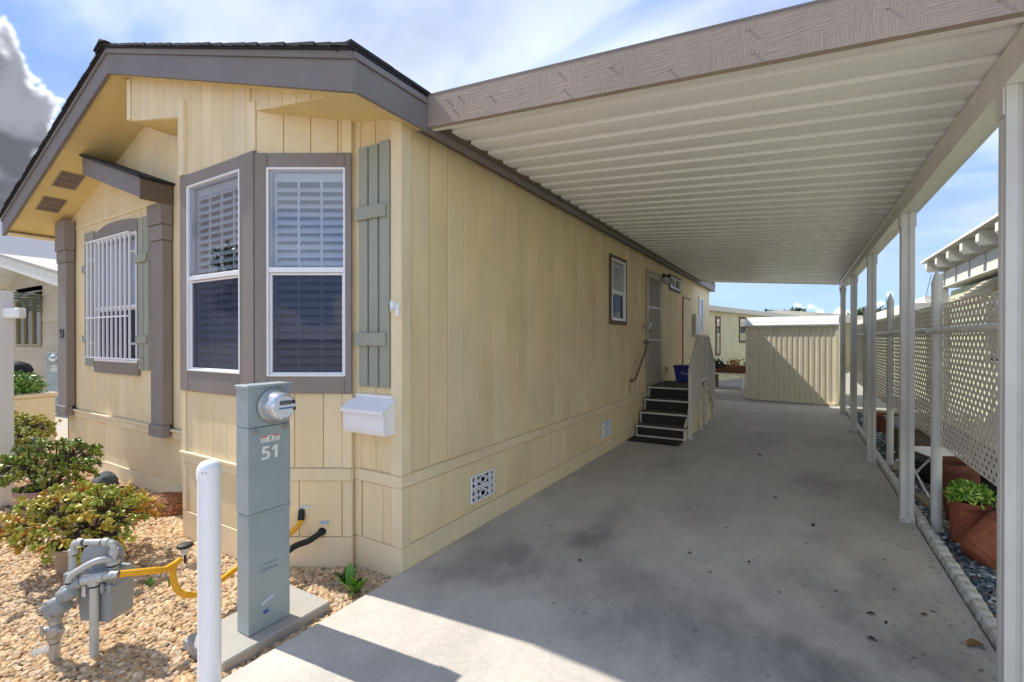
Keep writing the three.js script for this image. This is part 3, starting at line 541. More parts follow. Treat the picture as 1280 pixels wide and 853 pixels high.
// --- decorative vent blocks in the skirting
for (const z of [-3.048, -6.0]) {
  const g = grp(house, 'vent_grille', [XW, 0.225, z], Math.PI / 2), W = 0.335, n0 = 0.004, n1 = 0.02;
  for (const y of [0, 0.112]) {
    const h = 0.106, a = [];
    const bx = (x0, x1, y0, y1) => a.push(box(x0, x1, y + y0, y + y1, n0, n1, 0.0015));
    bx(0, W, 0, 0.014); bx(0, W, h - 0.014, h); bx(0, 0.014, 0.014, h - 0.014); bx(W - 0.014, W, 0.014, h - 0.014);
    for (const s of [0.05, W - 0.05 - 0.036]) { bx(s, s + 0.010, 0.026, h - 0.026); bx(s + 0.026, s + 0.036, 0.026, h - 0.026); bx(s + 0.010, s + 0.026, 0.026, 0.034); bx(s + 0.010, s + 0.026, h - 0.034, h - 0.026); }
    bx(W / 2 - 0.045, W / 2 - 0.035, 0.026, h - 0.026); bx(W / 2 + 0.035, W / 2 + 0.045, 0.026, h - 0.026); bx(W / 2 - 0.035, W / 2 + 0.035, 0.026, 0.034); bx(W / 2 - 0.035, W / 2 + 0.035, h - 0.034, h - 0.026);
    for (const s of [0.014, 0.086, W / 2 + 0.045, W - 0.05]) bx(s, s + (s < 0.02 ? 0.036 : s > W - 0.06 ? 0.036 : 0.037), h / 2 - 0.006, h / 2 + 0.006);
    for (const s of [0.063, W / 2 - 0.006, W - 0.075]) { bx(s, s + 0.012, 0.014, 0.026); bx(s, s + 0.012, h - 0.026, h - 0.014); }
    part(g, 'block', merge(a), MAT.vinyl);
  }
}
// --- doors and boxes on the side wall
{
  const d = grp(house, 'security_door', [XW, 0.735, -8.12], Math.PI / 2), W = 1.0, H = 2.03;
  part(d, 'door_frame', merge([box(0, 0.055, 0, H, -0.01, 0.03, 0.003), box(W - 0.055, W, 0, H, -0.01, 0.03, 0.003), box(0.055, W - 0.055, H - 0.055, H, -0.01, 0.03, 0.003)]), M('#b9a99a', { map: T_metal, rough: 0.5 }));
  const dm = M('#c8bdb2', { map: T_metal, rough: 0.45 });
  part(d, 'door_leaf', slab(0.06, W - 0.06, 0.01, H - 0.06, -0.08, -0.06), M('#8d7f78', { map: T_metal, rough: 0.6 }));
  part(d, 'leaf_frame', merge([box(0.058, 0.11, 0.01, H - 0.06, 0, 0.025, 0.003), box(W - 0.11, W - 0.058, 0.01, H - 0.06, 0, 0.025, 0.003), box(0.11, W - 0.11, 0.01, 0.09, 0, 0.025, 0.003), box(0.11, W - 0.11, H - 0.12, H - 0.06, 0, 0.025, 0.003), box(0.11, W - 0.11, 1.36, 1.40, 0, 0.02, 0.003), box(0.11, W - 0.11, 0.78, 0.82, 0, 0.02, 0.003)]), dm);
  for (let i = 0; i < 10; i++) part(d, 'bar', box(0.165 + i * 0.073, 0.181 + i * 0.073, 0.09, H - 0.12, 0.002, 0.018, 0.002), dm);
  part(d, 'mesh', boxUV(norm(new THREE.PlaneGeometry(W - 0.22, H - 0.2)).translate(W / 2, H / 2 - 0.02, -0.008)), new THREE.MeshStandardMaterial({ color: new THREE.Color('#6d6560'), roughness: 0.8, transparent: true, opacity: 0.55 }));
  part(d, 'lock', merge([box(0.125, 0.165, 0.93, 1.10, 0.026, 0.035, 0.003), disc(0.022, 0.05, 0.145, 0.96, 0.06, 'z', 14), disc(0.02, 0.02, 0.145, 1.06, 0.045, 'z', 14)]), MAT.chrome);
  const u = grp(house, 'utility_door', [XW, 0.88, -11.1], Math.PI / 2);
  part(u, 'door_leaf', box(0.02, 0.82, 0, 1.6, 0.002, 0.02, 0.003), MAT.cream);
  part(u, 'edge_strip', box(0, 0.018, 0, 1.63, 0.002, 0.024, 0.002), M('#a9743e', { rough: 0.7 }));
  part(u, 'head_strip', box(0.02, 0.82, 1.605, 1.63, 0.002, 0.03, 0.002), M('#a9743e', { rough: 0.7 }));
  for (const y of [0.2, 1.3]) part(u, 'hinge', box(0.70, 0.72, y, y + 0.08, 0.0205, 0.028, 0.002), MAT.chrome);
  part(u, 'handle', rod([0.6, 0.75, 0.03], [0.6, 0.87, 0.03], 0.008), MAT.chrome);
  part(house, 'breaker_box', box(XW + 0.002, XW + 0.09, 1.63, 2.16, -13.02, -12.25, 0.006), M('#d9d8d4', { map: T_metal, rough: 0.5 }));
  for (const [y, z] of [[0.78, -7.18], [1.77, -7.95], [0.95, -9.6]]) part(house, 'outlet_cover', box(XW + 0.001, XW + 0.025, y - 0.06, y + 0.06, z - 0.04, z + 0.04, 0.004), M('#bba888', { rough: 0.6 }));
  part(house, 'label_sticker', box(-0.035, 0.035, -0.008, 0.008, 0, 0.0015, 0.0004).rotateY(FA).translate(-2.955, 0.372, -2.078 + 0.004), M('#c9d2da', { rough: 0.5 }));
  part(house, 'label_sticker', box(-0.03, 0.03, -0.010, 0.010, 0, 0.0015, 0.0004).rotateY(FA).translate(-2.845, 0.262, -2.145 + 0.004), M('#9fb4d8', { rough: 0.5 }));
}

// ------------------------------------------------------------------ carport
const SL = 0.085, panY = x => 3.012 - SL * (x + 2.1);
{
  const c = absThing('carport', 'white metal carport roof on posts with a taupe timber front beam', 'carport', [-0.7, 0, -7.4]);
  // front beam: rough-sawn board with nails and a thin metal cap
  const x0 = -2.119, x1 = 1.12, yb = x => 2.967 - SL * (x + 2.17), zf = -2.40, th = 0.038;
  const bm = part(c, 'front_beam', boxUV(polyMesh([[[x0, yb(x0), zf], [x1, yb(x1), zf], [x1, yb(x1) + 0.205, zf], [x0, yb(x0) + 0.205, zf]], [[x0, yb(x0), zf - th], [x0, yb(x0) + 0.205, zf - th], [x1, yb(x1) + 0.205, zf - th], [x1, yb(x1), zf - th]], [[x0, yb(x0), zf], [x0, yb(x0), zf - th], [x1, yb(x1), zf - th], [x1, yb(x1), zf]], [[x0, yb(x0) + 0.205, zf], [x1, yb(x1) + 0.205, zf], [x1, yb(x1) + 0.205, zf - th], [x0, yb(x0) + 0.205, zf - th]], [[x1, yb(x1), zf], [x1, yb(x1), zf - th], [x1, yb(x1) + 0.205, zf - th], [x1, yb(x1) + 0.205, zf]], [[x0, yb(x0), zf], [x0, yb(x0) + 0.205, zf], [x0, yb(x0) + 0.205, zf - th], [x0, yb(x0), zf - th]]])), MAT.beam);
  for (const [x, f] of [[-1.95, 0.15], [-1.9, 0.08], [-1.86, 0.16], [-1.62, 0.12], [-1.15, 0.16], [-1.12, 0.06], [-0.55, 0.05], [-0.2, 0.16], [-0.18, 0.05], [0.3, 0.12], [0.62, 0.06], [-0.85, 0.13]]) part(bm, 'nail', disc(0.007, 0.006, x, yb(x) + f, zf + 0.002, 'z', 8), MAT.beam).position.set(0, 0, 0);
  const sk = (d0, d1, z0, z1, m, n) => part(c, n, boxUV(polyMesh([[[x0, yb(x0) + d0, z1], [x1, yb(x1) + d0, z1], [x1, yb(x1) + d1, z1], [x0, yb(x0) + d1, z1]], [[x0, yb(x0) + d1, z1], [x1, yb(x1) + d1, z1], [x1, yb(x1) + d1, z0], [x0, yb(x0) + d1, z0]], [[x0, yb(x0) + d0, z1], [x0, yb(x0) + d0, z0], [x1, yb(x1) + d0, z0], [x1, yb(x1) + d0, z1]], [[x0, yb(x0) + d0, z0], [x0, yb(x0) + d1, z0], [x1, yb(x1) + d1, z0], [x1, yb(x1) + d0, z0]]])), m);
  sk(0.2055, 0.218, zf - 0.06, zf + 0.0012, M('#6d655f', { rough: 0.5 }), 'cap_flashing');
  sk(-0.001, 0.03, zf - 0.075, zf - th - 0.001, MAT.pan, 'edge_channel');
  // interlocking roof pans running across the drive
  const roof = grp(c, 'roof', [0, 0, 0], 0), n = 45, p = (12.5 - 2.42) / n;
  const prof = [[0, 0.02], [0.003, 0.001], [0.006, 0], [0.09, 0], [0.15, 0.005], [0.195, 0.014], [p - 0.012, 0.022], [p - 0.010, 0.05], [p - 0.002, 0.05], [p, 0.02]];
  const pan = (xa, xb) => { const F = []; for (let i = 0; i < prof.length - 1; i++) { const [a, ya] = prof[i], [b, yb2] = prof[i + 1]; F.push([[xa, panY(xa) + ya, -a], [xa, panY(xa) + yb2, -b], [xb, panY(xb) + yb2, -b], [xb, panY(xb) + ya, -a]]); F.push([[xa, panY(xa) + ya + 0.002, -a], [xb, panY(xb) + ya + 0.002, -a], [xb, panY(xb) + yb2 + 0.002, -b], [xa, panY(xa) + yb2 + 0.002, -b]]); } return boxUV(polyMesh(F)); };
  const pg = [pan(-2.112, 0.86), pan(-2.112, 0.86), pan(-2.112, 0.86)], pm = ['#f2f0ec', '#f4f2ee', '#f0eeea'].map(h => M(h, { rough: 0.34 }));
  for (let k = 0; k < n; k++) { const m = part(roof, 'roof_pan', pg[k % 3], pm[(k * 5) % 3]); m.position.set(0, 0, -2.42 - k * p); }
  part(c, 'hanger_channel', box(-2.1195, -2.105, 2.985, 3.09, -12.5, -2.45, 0.002), MAT.brown);
  part(c, 'rear_channel', bar([-2.1, panY(-2.1) + 0.02, -12.52], [0.88, panY(0.88) + 0.02, -12.52], 0.03, 0.11), MAT.pan);
  // header along the posts: two channels with a gutter lip outside
  const hy = panY(0.78) - 0.004;
  part(c, 'header_beam', prism([[0.735, hy - 0.15], [0.825, hy - 0.15], [0.825, hy - 0.135], [0.812, hy - 0.128], [0.812, hy - 0.03], [0.825, hy - 0.02], [0.825, hy - 0.008], [0.735, hy - 0.002], [0.735, hy - 0.02], [0.748, hy - 0.03], [0.748, hy - 0.128], [0.735, hy - 0.135]], 'z', -12.5, -2.45), MAT.pan);
  part(c, 'gutter', prism([[0.862, hy - 0.055], [0.93, hy - 0.055], [0.945, hy + 0.03], [0.94, hy + 0.03], [0.925, hy - 0.05], [0.867, hy - 0.05], [0.867, hy + 0.06], [0.862, hy + 0.06]], 'z', -12.5, -2.45), MAT.white);
  // fluted posts
  const s = 0.045, f = 0.012, q = 0.010, sec = [[-s, -s], [-q, -s], [-q + 0.004, -s + f], [q - 0.004, -s + f], [q, -s], [s, -s], [s, -q], [s - f, -q + 0.004], [s - f, q - 0.004], [s, q], [s, s], [q, s], [q - 0.004, s - f], [-q + 0.004, s - f], [-q, s], [-s, s], [-s, q], [-s + f, q - 0.004], [-s + f, -q + 0.004], [-s, -q]];
  for (const z of [-2.81, -5.17, -7.46, -9.72, -11.98]) {
    const m = part(c, 'post', prism(sec, 'y', 0, hy - 0.151), MAT.post); m.position.set(0.785 + 0.7, 0, z + 7.4);
    part(m, 'foot_bracket', merge([box(-0.052, 0.052, 0.0, 0.05, 0.0455, 0.05, 0.001), box(-0.052, 0.052, 0.0, 0.05, -0.05, -0.0455, 0.001)]), MAT.post);
    for (const sgn of [-1, 1]) part(m, 'bolt', disc(0.007, 0.012, sgn * 0.03, 0.025, 0.054, 'z', 8), MAT.galv);
    part(m, 'top_bracket', merge([box(-0.0545, -0.0455, hy - 0.27, hy - 0.152, -0.04, 0.04, 0.001), box(0.0455, 0.0545, hy - 0.27, hy - 0.152, -0.04, 0.04, 0.001)]), MAT.post);
  }
}

// ------------------------------------------------------------------ entry steps with railing
{
  const st = absThing('entry_steps', 'dark carpeted entry steps with white edging and a white picket railing', 'steps', [-1.84, 0, -8.8]);
  const xa = XW + 0.03, xb = -1.475, zs = [-7.47, -7.70, -7.95, -8.20], rh = 0.183;
  zs.forEach((z, i) => {
    const y = (i + 1) * rh, zend = i === 3 ? -9.56 : zs[i + 1] - 0.01;
    part(st, 'tread', box(xa, xb, y - 0.02, y, zend, z + 0.02, 0.004), i === 3 ? MAT.tread : MAT.tread);
    part(st, 'riser', box(xa + 0.02, xb - 0.02, y - rh + 0.002, y - 0.022, z - 0.02, z - 0.005, 0.002), MAT.carpet);
    part(st, 'nosing', box(xa, xb, y - 0.026, y - 0.002, z + 0.0205, z + 0.03, 0.002), MAT.whitePaint);
    part(st, 'edge_strip', box(xa, xa + 0.019, y - rh + 0.002, y - 0.022, z - 0.018, z + 0.004, 0.002), MAT.whitePaint);
    part(st, 'edge_strip', box(xb - 0.019, xb, y - rh + 0.002, y - 0.022, z - 0.018, z + 0.004, 0.002), MAT.whitePaint);
  });
  [-10.28, -10.04, -9.80].forEach((z, i) => { const y = (i + 1) * rh; part(st, 'tread', box(xa, xb, y - 0.02, y, z, z + 0.25, 0.004), MAT.tread); part(st, 'riser', box(xa + 0.02, xb - 0.02, y - rh + 0.002, y - 0.022, z + 0.01, z + 0.022, 0.002), MAT.carpet); });
  part(st, 'bottom_rail', box(xa, xb, 0.002, 0.03, -7.466, -7.44, 0.003), MAT.whitePaint);
  // skirt below the landing, seen through the railing
  part(st, 'side_panel', prism([[-7.5, 0.004], [-7.5, 0.15], [-8.22, 0.69], [-9.56, 0.69], [-10.2, 0.15], [-10.2, 0.004]], 'x', xb - 0.03, xb - 0.012), MAT.cream);
  part(st, 'kick_board', box(xb - 0.0115, xb + 0.004, 0.0, 0.12, -10.2, -7.52, 0.003), MAT.cream);
  // railing: climbs, runs level past the door, falls again
  const xr = -1.44, top = z => z > -8.35 ? lerp(1.06, 1.60, sstep(-7.68, -8.35, z) * 0 + (z + 7.68) / (-8.35 + 7.68)) : z > -9.35 ? 1.60 : lerp(1.60, 1.02, (z + 9.35) / (-0.75));
  const low = z => z > -8.6 ? lerp(0.16, 0.84, (z + 7.68) / (-8.6 + 7.68)) : z > -9.26 ? 0.84 : lerp(0.84, 0.22, (z + 9.26) / (-0.84));
  const rl = M('#e8e2d8', { map: T_metal, rough: 0.5 });
  for (const [za, zb] of [[-7.66, -8.35], [-8.35, -9.35], [-9.35, -10.1]]) part(st, 'top_rail', bar([xr, top(za), za], [xr, top(zb), zb], 0.05, 0.035), rl);
  for (const [za, zb] of [[-7.68, -8.6], [-8.6, -9.26], [-9.26, -10.1]]) part(st, 'lower_rail', bar([xr, low(za), za], [xr, low(zb), zb], 0.03, 0.035), rl);
  for (const z of [-7.69, -8.6, -9.12, -10.07]) { part(st, 'railing_post', box(xr - 0.024, xr + 0.024, 0.012, top(z) - 0.018, z - 0.024, z + 0.024, 0.003), rl); part(st, 'foot_plate', box(xr - 0.05, xr + 0.05, 0, 0.012, z - 0.05, z + 0.05, 0.002), rl); }
  for (let z = -7.79; z > -10.05; z -= 0.105) { if ([-7.69, -8.6, -9.12, -10.07].some(q => Math.abs(q - z) < 0.045)) continue; part(st, 'picket', box(xr - 0.010, xr + 0.010, low(z), top(z) - 0.015, z - 0.010, z + 0.010, 0.002), rl); }
  soloMesh('doormat', 'dark rubber doormat on the concrete before the steps', 'doormat', merge([box(-0.38, 0.38, 0.002, 0.014, -0.19, 0.19, 0.004), box(-0.33, 0.33, 0.0142, 0.018, -0.145, 0.145, 0.002)]), MAT.mat, [-1.86, 0, -7.23], 0.02);
  const h = absThing('wall_handrail', 'short tan metal handrail fixed to the siding beside the steps', 'handrail', [XW, 0.95, -7.6]), hm = M('#857768', { rough: 0.5, metal: 0.2 });
  part(h, 'rail', tube([[XW + 0.02, 0.90, -7.25], [XW + 0.075, 0.93, -7.27], [XW + 0.08, 1.2, -7.62], [XW + 0.08, 1.46, -7.96], [XW + 0.075, 1.50, -8.02], [XW + 0.02, 1.50, -8.04]], 0.018, 30, 8), hm);
  for (const [y, z] of [[0.90, -7.25], [1.50, -8.04]]) part(h, 'wall_plate', disc(0.035, 0.012, XW + 0.014, y, z, 'x', 14), hm);
  const b = thing('storage_bin', 'blue plastic bin standing on the top landing of the steps', 'bin', [-1.78, 0.733, -9.38]);
  part(b, 'tub', prism([[-0.2, 0], [0.2, 0], [0.24, 0.28], [-0.24, 0.28]], 'z', -0.16, 0.16), MAT.blueBin);
  part(b, 'lid', box(-0.255, 0.255, 0.281, 0.32, -0.175, 0.175, 0.01), MAT.blueBin);
  part(b, 'handle', tube([[-0.1, 0.22, 0.155], [-0.08, 0.17, 0.18], [0.08, 0.17, 0.18], [0.1, 0.22, 0.155]], 0.008, 16, 6), MAT.vinyl);
  const l = absThing('flood_light', 'black flood light mounted on the wall above the security door', 'lamp', [XW, 2.72, -9.35]);
  part(l, 'wall_plate', disc(0.06, 0.03, XW + 0.016, 2.76, -9.35, 'x', 18), MAT.black);
  part(l, 'arm', tube([[XW + 0.03, 2.76, -9.35], [XW + 0.09, 2.78, -9.32], [XW + 0.13, 2.74, -9.28]], 0.016, 10, 8), MAT.black);
  part(l, 'lamp_head', lathe([[0.0, 0], [0.035, 0.0], [0.045, 0.05], [0.085, 0.12], [0.088, 0.14], [0.08, 0.14]], 20).rotateX(2.2).rotateZ(-0.3).translate(XW + 0.13, 2.74, -9.28), MAT.black);
  part(l, 'lens', disc(0.08, 0.006, 0, 0.132, 0, 'y', 20).rotateX(2.2).rotateZ(-0.3).translate(XW + 0.13, 2.74, -9.28), M('#cfd3d8', { rough: 0.2 }));
}

// ------------------------------------------------------------------ mailbox, meter pedestals, bollard
{
  const m = absThing('mailbox', 'white wall mailbox with sloping lid under the sage shutter', 'mailbox', [-2.48, 0.91, ZW]), z0 = ZW + 0.013, z1 = -2.168;
  part(m, 'body', prism([[z0, 0.915], [z1 - 0.018, 0.915], [z1 - 0.006, 0.95], [z1 - 0.006, 1.072], [z0, 1.14]], 'x', -2.685, -2.295), MAT.vinyl);
  part(m, 'lid', prism([[z0 + 0.001, 1.144], [z1 + 0.012, 1.078], [z1 + 0.012, 1.055], [z1 + 0.006, 1.055], [z1 + 0.004, 1.074], [z0 + 0.001, 1.152 - 0.012]], 'x', -2.694, -2.286), MAT.vinyl);
  part(m, 'back_plate', box(-2.67, -2.31, 1.145, 1.17, z0, z0 + 0.006, 0.002), MAT.vinyl);
}
function pedestal(label, pos, turn, num) {
  // local: z = along the drive (depth of the cabinet face), x = face towards the drive
  const g = thing('meter_pedestal', label, 'meter box', pos, turn, 'meter pedestals'), w = 0.105, L = 0.235, Hh = 1.30;
  part(g, 'lower_cabinet', box(-w, 0, 0, 0.625, -L, 0, 0.003), MAT.pedestal);
  part(g, 'upper_cabinet', box(-w - 0.002, 0.004, 0.628, 1.08, -L - 0.002, 0.002, 0.003), MAT.pedestal);
  part(g, 'meter_section', box(-w - 0.002, 0.001, 1.082, Hh - 0.012, -L - 0.002, 0.002, 0.003), MAT.pedestal);
  part(g, 'cap', box(-w - 0.008, 0.008, Hh - 0.014, Hh + 0.006, -L - 0.008, 0.008, 0.004), MAT.pedestal);
  part(g, 'seam_flange', box(0.0045, 0.009, 0.615, 0.63, -L, 0, 0.001), MAT.pedestal);
  for (const [z, y] of [[-0.03, 1.065], [-0.2, 1.065]]) part(g, 'latch', merge([box(0.0045, 0.016, y - 0.016, y + 0.012, z - 0.012, z + 0.012, 0.002), rod([0.02, y - 0.004, z - 0.014], [0.02, y - 0.004, z + 0.014], 0.004, 6)]), MAT.galv);
  // glass-domed electricity meter
  const mt = new THREE.Group(); mt.name = 'electric_meter'; mt.position.set(0.0012, 1.19, -0.132); mt.rotation.z = -Math.PI / 2; mt.scale.setScalar(1.12); g.add(mt);
  part(mt, 'collar', lathe([[0.0, 0], [0.076, 0], [0.08, 0.006], [0.08, 0.022], [0.07, 0.026]], 32), MAT.galv);
  part(mt, 'glass_cover', lathe([[0.07, 0.02], [0.069, 0.05], [0.066, 0.085], [0.058, 0.1], [0.045, 0.103], [0, 0.104]], 32), new THREE.MeshPhysicalMaterial({ color: new THREE.Color('#c9ced4'), metalness: 0.55, roughness: 0.16, clearcoat: 1 }));
  part(mt, 'dial_plate', disc(0.05, 0.003, 0, 0.1055, 0, 'y', 28), M('#d5d8da', { rough: 0.35 }));
  part(mt, 'display', box(-0.002, 0.018, 0.1072, 0.109, -0.03, 0.03, 0.001).translate(-0.028, 0, 0), M('#59616a', { rough: 0.3 }));
  part(mt, 'label_strip', box(0.002, 0.010, 0.1072, 0.1082, -0.034, 0.034, 0.0004), M('#5b7fb5', { rough: 0.4 }));
  for (const [zz, c] of [[0.045, '#20242c'], [0.05, '#6b4a46']]) part(mt, 'port', disc(0.009, 0.006, zz > 0.047 ? 0.012 : -0.02, 0.107, -zz + 0.005, 'y', 10), M(c, { rough: 0.4 }));
  // warning label: red and white with a dark figure
  const cv = document.createElement('canvas'); cv.width = 256; cv.height = 84; const k = cv.getContext('2d');
  k.fillStyle = '#e9e6e2'; k.fillRect(0, 0, 256, 84); k.fillStyle = '#c4302a'; k.fillRect(4, 4, 88, 18); k.fillRect(164, 4, 88, 18);
  k.fillStyle = '#8b8a8a'; for (let i = 0; i < 5; i++) { k.fillRect(8, 30 + i * 10, 70 - (i * 13) % 22, 4); k.fillRect(172, 30 + i * 10, 72 - (i * 17) % 26, 4); }
  k.strokeStyle = '#1b1b1b'; k.lineWidth = 7; k.beginPath(); k.moveTo(112, 76); k.lineTo(128, 48); k.lineTo(146, 72); k.moveTo(128, 48); k.lineTo(132, 26); k.lineTo(108, 40); k.moveTo(132, 26); k.lineTo(150, 40); k.stroke(); k.beginPath(); k.arc(136, 14, 8, 0, 7); k.fillStyle = '#1b1b1b'; k.fill();
  const ct = new THREE.CanvasTexture(cv); ct.colorSpace = THREE.SRGBColorSpace;
  part(g, 'warning_label', norm(new THREE.PlaneGeometry(0.105, 0.034)).rotateY(Math.PI / 2).translate(0.0065, 1.015, -0.118), new THREE.MeshStandardMaterial({ map: ct, roughness: 0.5 }));
  part(g, 'number', textGeo(num, 0.07, 0.0015).rotateY(Math.PI / 2).translate(0.0045, 0.94, -0.115), M('#e8e8e4', { rough: 0.5 }), 'white stencilled number ' + num);
  for (let i = 0; i < 2; i++) part(g, 'louvre', box(0.0005, 0.007, 0.30 + i * 0.03, 0.314 + i * 0.03, -0.16, -0.07, 0.003), MAT.pedestal);
  part(g, 'tag', box(0.0005, 0.003, 0.06, 0.074, -0.17, -0.10, 0.001).rotateX(0.35).translate(0, 0.04, 0), M('#c3cbe0', { rough: 0.5 }));
  part(g, 'tag', box(0.0005, 0.003, 0.10, 0.118, -0.088, -0.06, 0.001).translate(0, -0.02, -0.02), M('#3a59a8', { rough: 0.5 }));
  return g;
}
pedestal('blue grey meter pedestal stencilled 51 on the concrete pad', [-2.437, 0.002, -1.375], 0, '51');
pedestal('blue grey meter pedestal stencilled 50 before the tan home', [-13.75, -0.05, -3.45], -0.55, '50');
soloMesh('concrete_pad', 'square concrete pad carrying the meter pedestal', 'pad', (() => { const g = box(-0.19, 0.19, -0.08, 0, -0.31, 0.31, 0.008); return g; })(), M('#b5b0a6', { map: T_paint, bump: T_fine, bs: 0.0015, rough: 0.9 }), [-2.545, 0, -1.51], 0.02);
{
  const b = thing('bollard', 'white round bollard with domed cap beside the driveway', 'bollard', [-2.228, -0.08, -1.085]);
  part(b, 'post', lathe([[0.045, 0], [0.045, 1.03], [0.0445, 1.035]], 28), MAT.vinyl);
  part(b, 'cap', lathe([[0.0475, 1.015], [0.048, 1.045], [0.045, 1.068], [0.034, 1.085], [0.018, 1.093], [0, 1.095]], 28), MAT.vinyl);
  for (const a of [0.6, 0.9]) part(b, 'screw', disc(0.003, 0.004, 0, 0, 0, 'z', 8).translate(0, 1.05, 0.048).rotateY(a), MAT.galv);
}

// ------------------------------------------------------------------ gas meter: local x to the right, y up, z towards the street
{
  const g = thing('gas_meter', 'grey gas meter on galvanised pipes standing in the tan gravel', 'gas meter', [-3.05, -0.07, -0.92], THREE.MathUtils.degToRad(24)); g.scale.set(0.89, 0.94, 0.89);
  const ring = (p, ax, r) => disc(r, 0.008, p[0], p[1], p[2], ax, 16), joints = [];
  part(g, 'riser_pipe', rod([0.03, 0, 0.0], [0.03, 0.44, 0.0], 0.0215, 18), MAT.pipe);
  part(g, 'inlet_pipe', rod([-0.165, 0, 0.05], [-0.165, 0.14, 0.05], 0.024, 18), MAT.galv);
  part(g, 'shutoff_valve', merge([disc(0.03, 0.03, -0.165, 0.135, 0.05, 'y', 8), lathe([[0, 0.145], [0.03, 0.145], [0.038, 0.165], [0.038, 0.2], [0.03, 0.215], [0, 0.215]], 18).translate(-0.165, 0, 0.05), rod([-0.222, 0.182, 0.06], [-0.112, 0.182, 0.05], 0.016, 10), box(-0.21, -0.19, 0.165, 0.225, 0.083, 0.092, 0.002), disc(0.031, 0.028, -0.165, 0.228, 0.05, 'y', 8)]), MAT.galv);
  part(g, 'regulator', merge([rbox(0.125, 0.10, 0.10, 0.034).rotateZ(0.42).translate(-0.155, 0.305, 0.045), rbox(0.10, 0.072, 0.074, 0.028).rotateZ(0.35).translate(-0.095, 0.372, 0.04), rod([-0.155, 0.24, 0.05], [-0.158, 0.28, 0.048], 0.032, 18), rod([-0.11, 0.385, 0.042], [-0.035, 0.428, 0.015], 0.03, 18, 0.025)]), MAT.gas);
  for (const [x, y] of [[-0.2, 0.30], [-0.165, 0.345], [-0.13, 0.275]]) part(g, 'bolt', disc(0.008, 0.012, x, y, 0.098, 'z', 6), MAT.galv);
  part(g, 'regulator_disc', lathe([[0, -0.018], [0.05, -0.018], [0.094, -0.008], [0.1, -0.007], [0.102, -0.005], [0.102, 0.005], [0.094, 0.008], [0.05, 0.02], [0, 0.024]], 40).rotateX(Math.PI / 2).rotateY(0.5).translate(-0.025, 0.51, -0.10), MAT.gas);
  for (let k = 0; k < 8; k++) part(g, 'bolt', disc(0.006, 0.02, 0.094 * Math.cos(k * 0.785), 0.094 * Math.sin(k * 0.785), 0, 'z', 6).rotateY(0.5).translate(-0.025, 0.51, -0.10), MAT.galv);
  part(g, 'meter_body', prism([[-0.085, 0.195], [0.09, 0.195], [0.105, 0.215], [0.115, 0.375], [-0.108, 0.375], [-0.098, 0.215]], 'z', -0.165, -0.028), MAT.gas);
  part(g, 'meter_top', merge([box(-0.118, 0.124, 0.376, 0.396, -0.175, -0.018, 0.006), prism([[-0.108, 0.3965], [0.114, 0.3965], [0.095, 0.455], [-0.085, 0.455]], 'z', -0.165, -0.03)]), MAT.gas);
  for (const x of [-0.1, -0.035, 0.065, 0.11]) part(g, 'flange_lug', merge([disc(0.013, 0.034, x, 0.386, -0.018, 'y', 10), disc(0.008, 0.05, x, 0.386, -0.014, 'y', 6)]), MAT.gas);
  part(g, 'index_window', merge([box(-0.03, 0.05, 0.40, 0.445, -0.030, -0.022, 0.003)]), M('#b9c0c4', { rough: 0.25 }));
  part(g, 'meter_neck', merge([disc(0.026, 0.05, 0.06, 0.475, -0.085, 'y', 14), disc(0.033, 0.02, 0.06, 0.495, -0.085, 'y', 8), disc(0.026, 0.05, -0.07, 0.475, -0.085, 'y', 14), disc(0.033, 0.02, -0.07, 0.495, -0.085, 'y', 8)]), MAT.pipe);
  part(g, 'upper_pipe', tube([[-0.175, 0.40, -0.05], [-0.178, 0.56, -0.06], [-0.172, 0.59, -0.062], [-0.14, 0.60, -0.066], [-0.04, 0.602, -0.08], [0.022, 0.602, -0.086], [0.052, 0.59, -0.088], [0.06, 0.555, -0.088], [0.06, 0.49, -0.085]], 0.0165, 60, 12), MAT.pipe);
  part(g, 'elbow', merge([disc(0.0225, 0.03, -0.178, 0.55, -0.06, 'y', 14), disc(0.0225, 0.03, -0.135, 0.60, -0.067, 'x', 14), disc(0.0225, 0.03, 0.015, 0.602, -0.085, 'x', 14), disc(0.0225, 0.03, 0.06, 0.55, -0.088, 'y', 14)]), MAT.pipe);
  part(g, 'pipe_box', box(-0.2, -0.115, 0.36, 0.445, -0.09, -0.02, 0.006), MAT.gas);
  part(g, 'bypass_pipe', tube([[-0.085, 0.40, 0.038], [-0.086, 0.445, 0.036], [-0.07, 0.475, 0.028], [-0.005, 0.515, 0.0], [0.035, 0.53, -0.02], [0.056, 0.522, -0.05], [0.06, 0.50, -0.08]], 0.0165, 44, 12), MAT.pipe);
  part(g, 'tee', merge([rod([-0.03, 0.432, 0.01], [0.085, 0.452, -0.01], 0.025, 16), disc(0.029, 0.03, 0.03, 0.425, 0.0, 'y', 12), rod([0.085, 0.452, -0.01], [0.158, 0.461, -0.027], 0.018, 12), disc(0.022, 0.02, 0.125, 0.457, -0.02, 'x', 6)]), MAT.pipe);
  part(g, 'joint_seal', merge([ring([0.03, 0.402, 0], 'y', 0.0235), ring([-0.178, 0.53, -0.06], 'y', 0.018), ring([-0.112, 0.601, -0.069], 'x', 0.018), ring([-0.008, 0.602, -0.083], 'x', 0.018), ring([0.06, 0.478, -0.085], 'y', 0.028), ring([-0.086, 0.43, 0.037], 'y', 0.0185), ring([-0.165, 0.118, 0.05], 'y', 0.0255)]), MAT.black);
  part(g, 'tag', box(-0.05, -0.024, 0.34, 0.398, 0.0005, 0.002, 0.0005), M('#e4e4e0', { rough: 0.5 }));
